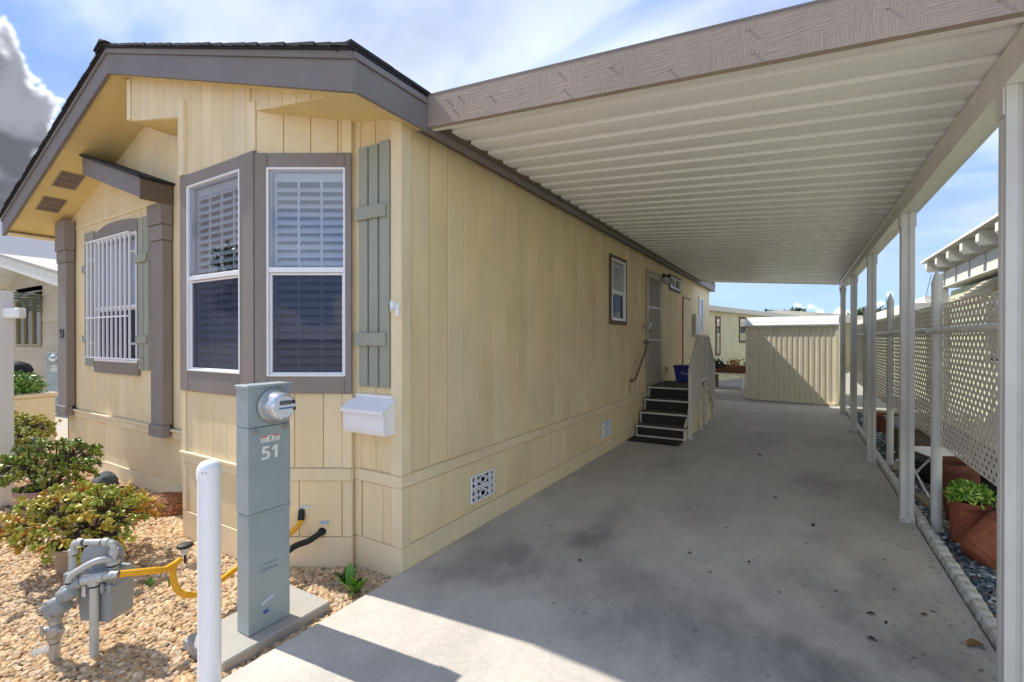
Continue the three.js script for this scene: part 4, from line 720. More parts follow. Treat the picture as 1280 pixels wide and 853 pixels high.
  const y = absThing('gas_hose', 'yellow plastic gas hose looping from the gas meter to the bay', 'hose', [-2.95, -0.06, -1.5]);
  part(y, 'hose', tube([[-2.928, 0.364, -1.0], [-2.90, 0.33, -1.14], [-2.955, 0.292, -1.21], [-2.995, 0.285, -1.275], [-3.015, 0.29, -1.31]], 0.017, 30, 10), MAT.yellow);
  part(y, 'hose', tube([[-2.992, 0.285, -1.272], [-2.975, 0.24, -1.258], [-2.945, 0.17, -1.262], [-2.91, 0.13, -1.29], [-2.90, 0.105, -1.36], [-2.935, 0.10, -1.45], [-3.0, 0.11, -1.6], [-3.03, 0.14, -1.78], [-2.985, 0.20, -1.93], [-2.955, 0.25, -2.0], [-2.962, 0.29, -2.045]], 0.017, 50, 10), MAT.yellow);
  part(y, 'coupling', rod([-2.963, 0.285, -2.04], [-2.985, 0.345, -2.062], 0.022, 12), MAT.black);
  part(y, 'pipe_stub', rod([-2.985, 0.345, -2.062], [-2.99, 0.35, -2.075], 0.017, 10), MAT.galv);
  const kx = absThing('electric_conduit', 'black conduit bending from the bay skirting behind the pedestal', 'conduit', [-2.85, 0.0, -2.0]);
  part(kx, 'sleeve', tube([[-2.858, 0.195, -2.135], [-2.85, 0.19, -2.09], [-2.86, 0.17, -2.03], [-2.89, 0.155, -1.93], [-2.86, 0.10, -1.8], [-2.75, -0.06, -1.75]], 0.02, 36, 10), MAT.black);
  part(kx, 'collar', disc(0.028, 0.012, 0, 0, 0, 'z', 14).rotateY(FA).translate(-2.86, 0.197, -2.134), MAT.black);
  const s = thing('solar_light', 'small black capped solar path light by the bay', 'garden light', [-3.74, -0.07, -1.66]);
  part(s, 'stake', rod([0, 0, 0], [0, 0.09, 0], 0.008, 8), MAT.black);
  part(s, 'lens', lathe([[0.018, 0.085], [0.026, 0.10], [0.034, 0.135], [0.03, 0.14]], 20), M('#c8ccd0', { rough: 0.2 }));
  part(s, 'cap', lathe([[0.0, 0.138], [0.05, 0.138], [0.052, 0.144], [0.048, 0.156], [0.03, 0.162], [0, 0.163]], 24), MAT.black);
}

// ------------------------------------------------------------------ lattice fence, stone edging
{
  const f = absThing('lattice_fence', 'white diagonal lattice fence with pointed round posts and a pipe rail', 'fence', [0.97, -0.05, -7]);
  const XF = 0.965, Z = [-2.72, -5.13, -7.44, -9.98, -12.3], yb = 0.67, yt = 1.84;
  for (const z of Z) {
    const p = new THREE.Group(); p.name = 'fence_post'; p.position.set(0, 0, z + 7); f.add(p);
    part(p, 'shaft', lathe([[0.036, 0.0], [0.036, 2.05]], 18), MAT.white); part(p, 'cap', lathe([[0.038, 2.04], [0.038, 2.06], [0.022, 2.12], [0.004, 2.17], [0, 2.172]], 18), MAT.white);
  }
  for (let i = 0; i < 4; i++) part(f, 'rail', rod([XF - 0.037, 1.615, Z[i] - 0.03], [XF - 0.037, 1.615, Z[i + 1] + 0.03], 0.024, 12), MAT.white);
  for (let i = 0; i < 3; i++) part(f, 'tie_wire', tube([[XF - 0.03, 2.08, Z[i] - 0.01], [XF, 1.98 - 0.03 * i, Z[i] - 0.35], [XF + 0.05, 1.9, Z[i] - 0.7]], 0.0025, 12, 5), MAT.galv);
  // lattice strips, two layers
  const pitch = 0.0862, hw = 0.0168 * Math.SQRT2;
  const clip = (poly, ax, v, keepGreater) => { const out = []; for (let i = 0; i < poly.length; i++) { const a = poly[i], b = poly[(i + 1) % poly.length], ia = keepGreater ? a[ax] >= v : a[ax] <= v, ib = keepGreater ? b[ax] >= v : b[ax] <= v; if (ia) out.push(a); if (ia !== ib) { const t = (v - a[ax]) / (b[ax] - a[ax]); out.push([lerp(a[0], b[0], t), lerp(a[1], b[1], t)]); } } return out; };
  for (let i = 0; i < 4; i++) {
    const za = -Z[i] + 0.01, zb = -Z[i + 1] - 0.01, pn = grp(f, 'lattice_panel', [XF + 0.045, 0, 0], 0), all = [];
    const h = yt - yb;
    for (const dir of [1, -1]) for (let s = za - h; s < zb + h; s += pitch) {
      const o = dir === 1 ? s : s + 0.5 * pitch; // strip runs from (o, yb) to (o + dir*h, yt)
      let poly = [[o - hw, yb], [o + hw, yb], [o + hw + dir * h, yt], [o - hw + dir * h, yt]];
      poly = clip(clip(poly, 0, za, true), 0, zb, false); if (poly.length < 3) continue;
      const n0 = dir === 1 ? 0 : -0.0013, n1 = n0 + 0.0012, F = [], L = q => [n0, q[1], -q[0]], H2 = q => [n1, q[1], -q[0]];
      F.push(poly.map(L)); F.push(poly.map(H2).reverse()); for (let k = 0; k < poly.length; k++) { const a = poly[k], b = poly[(k + 1) % poly.length]; F.push([L(b), L(a), H2(a), H2(b)]); }
      all.push(boxUV(polyMesh(F)));
    }
    if (i < 2) for (const g of all) part(pn, 'slat', g, MAT.lattice); else { const m = part(pn, 'slats', merge(all), MAT.lattice); m.userData.kind = 'stuff'; }
  }
  const e = absThing('stone_edging', 'row of small white painted edging stones along the driveway', 'edging', [0.885, -0.06, -7]);
  const q = rng(5), wm = ['#f0ede6', '#e8e4da', '#f4f1ea'].map(h => M(h, { map: T_metal, bump: T_fine, bs: 0.003, rough: 0.75 }));
  const shapes = [0, 1, 2, 3].map(() => { const g = new THREE.SphereGeometry(1, 10, 7), p = g.attributes.position; for (let i = 0; i < p.count; i++) { let x = p.getX(i), y = p.getY(i), z = p.getZ(i); const pw = v => Math.sign(v) * Math.pow(Math.abs(v), 0.55), n = 1 + 0.12 * (fbm(x * 2 + 9 + q() * 0, y * 2 + z * 2 + 9, 99, 99, 2, 7 + i % 3) - 0.5); p.setXYZ(i, pw(x) * n, pw(y) * n, pw(z) * n); } g.computeVertexNormals(); return boxUV(norm(g)); });
  for (let z = -2.2, k = 0; z > -12.9; k++) { const l = 0.085 + q() * 0.045; const m = part(e, 'edging_stone', shapes[k % 4], wm[k % 3]); m.position.set(0.882 - 0.885 + (q() - 0.5) * 0.008, -0.0 + 0.06, z - l / 2 + 7); m.scale.set(0.036 + q() * 0.006, 0.05 + q() * 0.012, l / 2 * 0.98); m.rotation.set((q() - 0.5) * 0.1, (q() - 0.5) * 0.12, (q() - 0.5) * 0.15); z -= l; }
}

// ------------------------------------------------------------------ gravel
function pebble(seed, sy, det = 1) { const q = rng(seed), g = new THREE.IcosahedronGeometry(1, det), p = g.attributes.position, c = [0, 0, 0, 0, 0, 0].map(() => new THREE.Vector3(q() - 0.5, q() - 0.5, q() - 0.5).normalize()), v = new THREE.Vector3(); for (let i = 0; i < p.count; i++) { v.fromBufferAttribute(p, i); let s = 1; for (const k of c) { const d = v.dot(k); if (d > 0.55) s *= 1 - (d - 0.55) * 0.5; } p.setXYZ(i, v.x * s * 1.25, v.y * s * sy, v.z * s); } g.computeVertexNormals(); return g; }
function gravel(name, label, n, place, tones, size, mat, seed, cat) {
  const q = rng(seed), gs = [0, 1, 2].map(i => pebble(seed + i * 31, 0.72)), o = new THREE.Group(); o.name = numbered(name); o.userData = { label, category: cat, kind: 'stuff' }; scene.add(o);
  const per = Math.ceil(n / 3), d = new THREE.Object3D(), col = new THREE.Color();
  for (let k = 0; k < 3; k++) {
    const m = new THREE.InstancedMesh(gs[k], mat, per); m.name = 'pebbles'; m.userData.kind = 'stuff';
    for (let i = 0; i < per; i++) {
      const [x, y, z, f] = place(q); const s = size[0] + (size[1] - size[0]) * Math.pow(q(), 1.6); d.position.set(x, y + s * 0.35, z); d.rotation.set((q() - 0.5) * 1.1, q() * 6.283, (q() - 0.5) * 1.1); d.scale.setScalar(s * (f || 1)); d.updateMatrix(); m.setMatrixAt(i, d.matrix);
      const t = tones[Math.floor(q() * tones.length)]; col.set(t); const b = 0.8 + 0.4 * q(); col.multiplyScalar(b); m.setColorAt(i, col);
    }
    o.add(m);
  }
}
const stoneMat = M('#ffffff', { bump: T_fine, bs: 0.002, rough: 0.9 });
const inBay = (x, z) => z < -2.27 || (x > -4.9 && x < -2.66 && z < -1.88 && (x > -4.30 && x < -3.257 || z < ZB - (x > -3.257 ? x + 3.257 : -4.30 - x) * 0.608 + 0.02));
const inPad = (x, z) => x > -2.74 && x < -2.35 && z > -1.83 && z < -1.19;
gravel('gravel', 'tan landscaping gravel covering the bed before the home', 46000, q => { for (;;) { const near = q() < 0.62; const x = near ? lerp(-5.2, -2.25, q()) : lerp(-9.8, -2.3, q()), z = near ? lerp(-2.28, -0.3, q()) : lerp(-2.28, 1.2, q()); if (inBay(x, z) || inPad(x, z)) continue; const u = fbm(x * 3 + 20, z * 3 + 20, 99, 99, 3, 5); return [x, -0.082 + 0.022 * u + 0.012 * q(), z, x < -5.2 ? 1.35 : 1]; } },
  ['#d9b78c', '#e3c69c', '#cba678', '#e6d0ae', '#bd9a74', '#d8bd98', '#dbb283', '#c8b196', '#ab977d'], [0.010, 0.0195], stoneMat, 1001, 'gravel');
gravel('gravel', 'blue grey pebbles filling the bed under the lattice fence', 15000, q => [lerp(0.925, 1.75, q() * q() * 0.5 + q() * 0.5), -0.052 + 0.015 * q(), lerp(-2.2, q() < 0.4 ? -12.5 : -6.5, q()), 1],
  ['#4d5a66', '#5c6a76', '#3e4a56', '#75828c', '#98a0a4', '#566069', '#8a7a6c', '#cfcfca'], [0.010, 0.022], stoneMat, 2002, 'gravel');

// ------------------------------------------------------------------ plants
function leafGeo(len, wid, th) { const g = new THREE.SphereGeometry(1, 6, 4); const p = g.attributes.position; for (let i = 0; i < p.count; i++) { const t = (p.getY(i) + 1) / 2, taper = 0.35 + 0.65 * Math.sin(Math.min(1, t * 1.25 + 0.08) * Math.PI * 0.62); p.setXYZ(i, p.getX(i) * wid / 2 * taper, t * len, p.getZ(i) * th / 2 * taper + 0.18 * len * t * t); } g.computeVertexNormals(); return norm(g); }
const leafMat = new THREE.MeshPhysicalMaterial({ color: 0xffffff, vertexColors: true, roughness: 0.42 });
function colored(g, c) { const n = g.attributes.position.count, a = new Float32Array(n * 3); for (let i = 0; i < n; i++) { a[3 * i] = c.r; a[3 * i + 1] = c.g; a[3 * i + 2] = c.b; } g.setAttribute('color', new THREE.BufferAttribute(a, 3)); return g; }
const leafUV = g => { g.deleteAttribute('uv'); return g; };
function jadePlant(label, pos, o) {
  const t = thing('potted_jade_plant', label, 'potted plant', pos, 0, 'jade plants by the pilaster'), q = rng(o.seed), stems = [], leaves = [];
  const base = leafUV(leafGeo(0.034, 0.026, 0.008)), m4 = new THREE.Matrix4(), Q = new THREE.Quaternion(), up = new THREE.Vector3(0, 1, 0), col = new THREE.Color();
  const trunks = 7; const nodes = [];
  for (let k = 0; k < trunks; k++) { const a = k / trunks * 6.283 + q() * 0.6, r = 0.35 + 0.2 * q(), p = new THREE.Vector3(Math.cos(a) * o.rx * r, o.potH + o.h * (0.3 + 0.25 * q()), Math.sin(a) * o.rz * r); stems.push(rod([Math.cos(a) * 0.03, o.potH - 0.04, Math.sin(a) * 0.03], p.toArray(), 0.017, 6, 0.011)); nodes.push(p); }
  for (let i = 0; i < o.n; i++) {
    // tips spread over a flattened, uneven dome
    const a = q() * 6.283, e = Math.acos(1 - q() * 1.42), lump = 0.78 + 0.45 * fbm(Math.cos(a) * 2 + 5, Math.sin(a) * 2 + e + 5, 99, 99, 2, o.seed), s = lump * (i % 3 === 0 ? 0.45 + 0.35 * q() : 0.74 + 0.26 * Math.sqrt(q()));
    const tip = new THREE.Vector3(Math.sin(e) * Math.cos(a) * o.rx * s, o.potH + o.h * 0.35 + Math.cos(e) * o.h * 0.65 * s, Math.sin(e) * Math.sin(a) * o.rz * s);
    if (tip.y < o.potH - 0.14) tip.y = o.potH - 0.14 + q() * 0.1;
    if (i % 17 === 0) tip.multiplyScalar(1).setX(tip.x * 1.3).setZ(tip.z * 1.3);
    const nd = nodes.reduce((b, n) => n.distanceTo(tip) < b.distanceTo(tip) ? n : b, nodes[0]);
    if (i % 2 === 0) stems.push(rod(nd.toArray(), tip.toArray(), 0.008, 5, 0.0045));
    const dir = tip.clone().sub(new THREE.Vector3(0, o.potH, 0)).normalize().lerp(up, 0.45).normalize();
    const sun = q(), ramp = o.warm * (0.4 + 0.9 * fbm(tip.x * 5 + 9, tip.z * 5 + tip.y * 3 + 9, 99, 99, 2, 3)) + 0.28 * (sun - 0.5);
    for (let l = 0, n = 6 + Math.floor(q() * 4); l < n; l++) {
      const la = l * 2.4 + q() * 0.5, open = 0.35 + 0.85 * (l / n), side = new THREE.Vector3(Math.cos(la), 0, Math.sin(la)), d = up.clone().lerp(side, open).normalize(); d.applyQuaternion(Q.setFromUnitVectors(up, dir));
      const sc = 0.8 + 0.5 * q(), lq = new THREE.Quaternion().setFromUnitVectors(up, d).multiply(new THREE.Quaternion().setFromAxisAngle(up, q() * 6.3));
      m4.compose(tip.clone().addScaledVector(dir, -0.012 * l / n), lq, new THREE.Vector3(sc, sc, sc));
      const w = Math.max(0, Math.min(1, ramp + 0.2 * (q() - 0.5)));
      if (w < 0.5) col.set('#55752c').lerp(new THREE.Color('#a4ae48'), w * 2); else col.set('#a4ae48').lerp(new THREE.Color('#d89a38'), (w - 0.5) * 2);
      if (q() < 0.02) col.set('#c07048'); col.multiplyScalar(0.75 + 0.4 * q());
      leaves.push(colored(base.clone().applyMatrix4(m4), col));
    }
  }
  part(t, 'stems', merge(stems), MAT.bark);
  const lf = part(t, 'foliage', mergeGeometries(leaves), leafMat); lf.userData.kind = 'stuff';
  part(t, 'pot', lathe([[0, 0.0], [o.pr * 0.72, 0], [o.pr * 0.76, 0.01], [o.pr * 0.97, o.potH * 0.82], [o.pr * 1.05, o.potH * 0.83], [o.pr * 1.06, o.potH], [o.pr * 0.96, o.potH], [o.pr * 0.93, o.potH * 0.9]], 32), o.pm);
  part(t, 'potting_soil', disc(o.pr * 0.92, 0.01, 0, o.potH * 0.9, 0, 'y', 24), MAT.soil);
}
jadePlant('large orange and green jade plant behind the gas meter', [-4.32, -0.07, -1.28], { seed: 21, rx: 0.45, rz: 0.40, h: 0.38, potH: 0.2, pr: 0.19, n: 330, warm: 0.76, pm: M('#bda58c', { map: T_paint, bump: T_fine, bs: 0.001, rough: 0.8 }) });
jadePlant('green jade plant in a dusty pink pot', [-5.95, -0.07, -1.5], { seed: 22, rx: 0.44, rz: 0.4, h: 0.42, potH: 0.26, pr: 0.22, n: 260, warm: 0.32, pm: M('#c09a8c', { map: T_paint, bump: T_fine, bs: 0.001, rough: 0.8 }) });
jadePlant('yellowish jade plant in a pale green pot beside the numbered pilaster', [-8.55, -0.07, -1.80], { seed: 23, rx: 0.5, rz: 0.45, h: 0.36, potH: 0.3, pr: 0.28, n: 320, warm: 0.66, pm: M('#b8c2b4', { map: T_paint, bump: T_fine, bs: 0.001, rough: 0.7 }) });
function weed(label, pos, n, len, seed, hex, group) {
  const q = rng(seed), gs = [];
  for (let i = 0; i < n; i++) { const a = q() * 6.283, l = len * (0.5 + 0.6 * q()), lean = 0.25 + 0.9 * q(), w = len * 0.10 * (0.7 + 0.6 * q()), P = []; for (let k = 0; k <= 5; k++) { const t = k / 5, x = Math.sin(t * lean) * l * 0.8, y = Math.sin(t * 1.3) * l * (1 - 0.35 * lean), ww = w * Math.sin(Math.PI * (0.12 + 0.86 * t)); P.push([x, y, ww]); } const F = []; for (let k = 0; k < 5; k++) { const [x0, y0, w0] = P[k], [x1, y1, w1] = P[k + 1]; F.push([[x0, y0, -w0], [x0, y0 - w0 * 0.4, 0], [x1, y1 - w1 * 0.4, 0], [x1, y1, -w1]]); F.push([[x0, y0 - w0 * 0.4, 0], [x0, y0, w0], [x1, y1, w1], [x1, y1 - w1 * 0.4, 0]]); } const g = polyMesh(F).rotateY(a).translate((q() - 0.5) * len * 0.3, 0, (q() - 0.5) * len * 0.3); const c = new THREE.Color(hex).multiplyScalar(0.7 + 0.6 * q()); gs.push(colored(g, c)); }
  return soloMesh('weed', label, 'plant', mergeGeometries(gs), leafMat, pos, 0, group);
}
weed('tall bright green weed at the edge of the driveway', [-2.40, -0.06, -2.03], 14, 0.21, 31, '#5d8a2a');
weed('low spreading weed in the dark gravel by the bay', [-2.55, -0.06, -2.08], 26, 0.12, 32, '#4d7a2a');
weed('small round green weed growing in the sunny gravel', [-3.60, -0.06, -1.39], 14, 0.07, 33, '#4a7a25');
weed('little green sprout beside the round weed in the gravel', [-3.50, -0.06, -1.47], 10, 0.06, 34, '#5a8a30');
weed('pale succulent rosette at the foot of the driveway weed', [-2.36, -0.055, -1.97], 9, 0.05, 35, '#a5b04a');

// rocks by the skirting
{
  const rk = (seed, det) => { const g = new THREE.IcosahedronGeometry(1, det), p = g.attributes.position, v = new THREE.Vector3(); for (let i = 0; i < p.count; i++) { v.fromBufferAttribute(p, i); const n = 0.72 + 0.55 * fbm(v.x * 1.4 + 7, v.y * 1.4 + v.z * 1.7 + 7, 999, 999, 4, seed) ; p.setXYZ(i, v.x * n, v.y * n, v.z * n); } g.computeVertexNormals(); return boxUV(norm(g)); };
  const rockTex = tex(256, 256, (u, v) => { const n = fbm(u * 5, v * 9, 5, 9, 5, 301), a = sstep(0.4, 0.62, n); return [lerp(0.36, 0.78, a), lerp(0.25, 0.55, a), lerp(0.17, 0.36, a)]; }, true, 1 / 0.35);
  const r = soloMesh('boulder', 'flat orange brown rock lying against the bay skirting', 'rock', rk(51, 4), M('#f4e4d0', { map: rockTex, bump: T_fine, bs: 0.003, rough: 0.85 }), [-5.02, -0.03, -2.08], 0.5); r.scale.set(0.24, 0.15, 0.15);
  const s = soloMesh('boulder', 'dark grey stone half hidden behind the jade plants', 'rock', rk(52, 3), M('#5f666b', { bump: T_fine, bs: 0.003, rough: 0.9 }), [-6.5, -0.03, -2.1], 0); s.scale.set(0.13, 0.12, 0.11);
  const w = soloMesh('boulder', 'pale grey flat stone in the gravel by the inlet pipe', 'rock', rk(53, 3), M('#b9b4ab', { bump: T_fine, bs: 0.003, rough: 0.9 }), [-3.30, -0.055, -0.82], 0.9); w.scale.set(0.06, 0.022, 0.04);
}

// ------------------------------------------------------------------ white sign post at the left, planter beyond it
{
  const p = thing('sign_post', 'thick white post with a short side arm at the garden edge', 'post', [-6.60, -0.07, -1.33], 0.45);
  part(p, 'post', box(-0.065, 0.065, 0, 2.08, -0.065, 0.065, 0.006), MAT.vinyl);
  part(p, 'arm', box(0.0655, 0.24, 1.82, 1.92, -0.04, 0.04, 0.012), MAT.vinyl);
  part(p, 'bracket', box(0.0, 0.063, 1.80, 1.94, 0.0655, 0.069, 0.001), MAT.vinyl);
  for (const [x, y] of [[0.015, 1.83], [0.048, 1.83], [0.015, 1.90], [0.048, 1.90]]) part(p, 'screw', disc(0.006, 0.006, x, y, 0.071, 'z', 8), MAT.galv);
  const b = thing('planter_box', 'square cream planter box with a leafy shrub inside', 'planter', [-10.4, -0.08, -2.3], 0.2);
  part(b, 'box', merge([box(-0.3, 0.3, 0, 0.72, -0.3, 0.3, 0.01), box(-0.33, 0.33, 0.7205, 0.78, -0.33, 0.33, 0.008)]), M('#d8cbb0', { map: T_paint, rough: 0.75 }));
  const gs = [], q = rng(61), lg = leafUV(leafGeo(0.07, 0.035, 0.003)); const o = new THREE.Object3D();
  for (let i = 0; i < 900; i++) { const v = new THREE.Vector3(q() - 0.5, q() - 0.35, q() - 0.5).normalize().multiplyScalar(0.30 * Math.pow(q(), 0.35)); o.position.set(v.x, 0.86 + v.y * 0.8, v.z); o.rotation.set(q() * 6, q() * 6, q() * 6); o.updateMatrix(); gs.push(colored(lg.clone().applyMatrix4(o.matrix), new THREE.Color('#5d8232').multiplyScalar(0.6 + 0.8 * q()))); }
  const f = part(b, 'foliage', mergeGeometries(gs), leafMat); f.userData.kind = 'stuff';
}

// ------------------------------------------------------------------ shed
{
  const s = thing('metal_shed', 'tan ribbed metal shed with a white sloping roof trim', 'shed', [-0.19, 0, -13.46], THREE.MathUtils.degToRad(-6.5));
  // local x along the front, z = 0 the front face; origin mid front
  const W = 0.96, n = 17, pw = 2 * W / n, pf = [[0, 0], [pw * 0.32, 0], [pw * 0.42, 0.0055], [pw * 0.88, 0.0055], [pw, 0]], tan = ['#f5ead0', '#f6ecd3', '#f3e8cd'].map(h => M(h, { map: T_metal, rough: 0.5 }));
  for (let k = 0; k < n; k++) { const F = []; for (let i = 0; i < 4; i++) { const [a, b] = pf[i], [c, d] = pf[i + 1], x = -W + k * pw; F.push([[x + a, 0.03, b], [x + c, 0.03, d], [x + c, 1.86, d], [x + a, 1.86, b]]); } part(s, 'ribbed_panel', boxUV(polyMesh(F)), tan[k % 3]); }
  part(s, 'body', slab(-W, W, 0.0, 1.98, -2.4, -0.004), tan[0]);
  for (const x of [-W, W]) part(s, 'corner_trim', box(x - 0.03, x + 0.03, 0, 1.86, -0.03, 0.03, 0.003), tan[1]);
  part(s, 'base_rail', box(-W - 0.02, W + 0.02, 0, 0.04, -0.01, 0.03, 0.003), tan[2]);
  part(s, 'eave_trim', prism([[0.05, 1.86], [0.055, 1.90], [-0.11, 2.10], [-0.20, 2.11], [-0.2, 1.86]], 'x', -W - 0.05, W + 0.03), MAT.white);
  part(s, 'roof_sheet', prism([[-0.2, 2.085], [-0.2, 2.105], [-2.5, 2.03], [-2.5, 2.01]], 'x', -W - 0.05, W + 0.03), MAT.white);
}

// ------------------------------------------------------------------ the homes around
function lapWall(parent, w, y0, y1, n, mats, holes = [], name = 'lap_board') {
  const h = (y1 - y0) / n; for (let i = 0; i < n; i++) { const a = y0 + i * h, b = a + h; let xs = [[0, w]]; for (const [h0, h1, v0, v1] of holes) if (a < v1 - 0.01 && b > v0 + 0.01) xs = xs.flatMap(([p, q]) => h1 <= p || h0 >= q ? [[p, q]] : [[p, Math.max(p, h0)], [Math.min(q, h1), q]]).filter(([p, q]) => q - p > 0.02); if (!xs.length) continue; for (const [p, q] of xs) part(parent, name, prism([[0.022, a], [0.006, b + 0.008], [-0.015, b + 0.008], [-0.015, a]], 'x', p, q), mats[i % mats.length]); }
}
{ // tan home at the left
  const h = absThing('neighbour_home', 'tan lap sided home with a white gable beyond the meter pedestal', 'house', [-18.5, -0.08, -6]);
  const z = -4.3, xa = -24, xb = -13.2, peak = -18.6, top = x => 3.83 - Math.abs(x - peak) * 0.18, tm = ['#cdbfa8', '#c9bba4'].map(c => M(c, { map: T_paint, bump: T_fine, bs: 0.0006, rough: 0.75 }));
  const w = grp(h, 'front_wall', [xa, 0, z], 0); lapWall(w, xb - xa, -0.05, 3.05, 9, tm, [[xa * 0 + 4.3, 6.6, 1.32, 2.75]]);
  part(w, 'gable_panel', boxUV(polyMesh([[[0, 3.05, 0.004], [xb - xa, 3.05, 0.004], [xb - xa, top(xb), 0.004], [peak - xa, top(peak), 0.004], [0, top(xa), 0.004]]])), tm[0]);
  part(w, 'gable_joint', box(0, xb - xa, 3.0, 3.05, 0.0, 0.03, 0.003), tm[1]);
  part(h, 'body', slab(xa + 0.02, xb, -0.08, 2.8, -16, z - 0.25), tm[1]);
  for (const [a, b] of [[xa - 0.4, peak], [peak, xb + 0.4]]) {
    const Q = (d0, d1, z0, z1, m, n) => part(h, n, boxUV(polyMesh([[[a, top(a) + d0, z1], [b, top(b) + d0, z1], [b, top(b) + d1, z1], [a, top(a) + d1, z1]], [[a, top(a) + d1, z1], [b, top(b) + d1, z1], [b, top(b) + d1, z0], [a, top(a) + d1, z0]], [[a, top(a) + d0, z1], [a, top(a) + d0, z0], [b, top(b) + d0, z0], [b, top(b) + d0, z1]]])), m);
    Q(-0.30, -0.02, z + 0.55, z + 0.58, MAT.whitePaint, 'rake_fascia'); Q(-0.30, -0.28, z, z + 0.549, MAT.whitePaint, 'soffit'); Q(-0.018, 0.05, -16.3, z + 0.60, M('#b9b2a8', { map: T_paint, rough: 0.8 }), 'roof_slope');
  }
  part(h, 'ridge_shingles', box(peak + 1.9, xb + 0.2, 3.56, 3.72, z - 2.0, z - 0.2, 0.01).translate(0, 0, 0), MAT.shingle);
  const g = grp(h, 'window', [xa + 4.35, 1.35, z], 0);
  part(g, 'frame', merge([box(0, 0.06, 0, 1.4, -0.05, 0.04), box(2.14, 2.2, 0, 1.4, -0.05, 0.04), box(0.7, 0.76, 0, 1.4, -0.05, 0.04), box(1.42, 1.48, 0, 1.4, -0.05, 0.04), box(0.06, 2.14, 0, 0.06, -0.05, 0.038), box(0.06, 2.14, 1.34, 1.4, -0.05, 0.038)]), M('#9c8f6e', { rough: 0.6 }));
  for (const x of [0.06, 0.76, 1.48]) part(g, 'pane', boxUV(norm(new THREE.PlaneGeometry(0.66, 1.28)).translate(x + 0.33, 0.7, -0.01)), MAT.glass);
  for (const x of [0.08, 1.75]) part(g, 'curtain', box(x, x + 0.35, 0.1, 1.3, -0.12, -0.1, 0.004), MAT.curtain);
  const aw = thing('window_awning', 'striped metal slat awning over the window of the tan home', 'awning', [xa + 4.2, 2.62, z + 0.03]);
  const am = ['#e4e2da', '#5f6a60'].map(c => M(c, { rough: 0.5 }));
  for (let i = 0; i < 12; i++) part(aw, 'slat', box(0, 2.5, -0.008, 0.008, -0.05, 0.05, 0.002).rotateX(0.15).translate(0, 0.22 - i * 0.05, 0.05 + i * 0.075), am[i % 2]);
  for (const x of [0.02, 2.46]) for (let i = 0; i < 8; i++) part(aw, 'side_slat', box(0, 0.02, -0.022, 0.022, 0, 0.85 - i * 0.11, 0.002).translate(x, 0.12 - i * 0.065, 0.04), am[1]);
  const c = thing('kettle_barbecue', 'dark covered barbecue standing by the tan home', 'barbecue', [-16.2, -0.08, -3.4]);
  part(c, 'bowl', lathe([[0, 0.5], [0.3, 0.62], [0.42, 0.85], [0.42, 0.9], [0.36, 1.02], [0.2, 1.1], [0, 1.12]], 20), M('#15182a', { rough: 0.5 })); for (let k = 0; k < 3; k++) part(c, 'leg', rod([0.25 * Math.cos(k * 2.1), 0, 0.25 * Math.sin(k * 2.1)], [0.2 * Math.cos(k * 2.1), 0.6, 0.2 * Math.sin(k * 2.1)], 0.02), MAT.black);
  part(c, 'handle', rod([0, 1.1, 0], [0.02, 1.3, 0], 0.015), MAT.black);
}
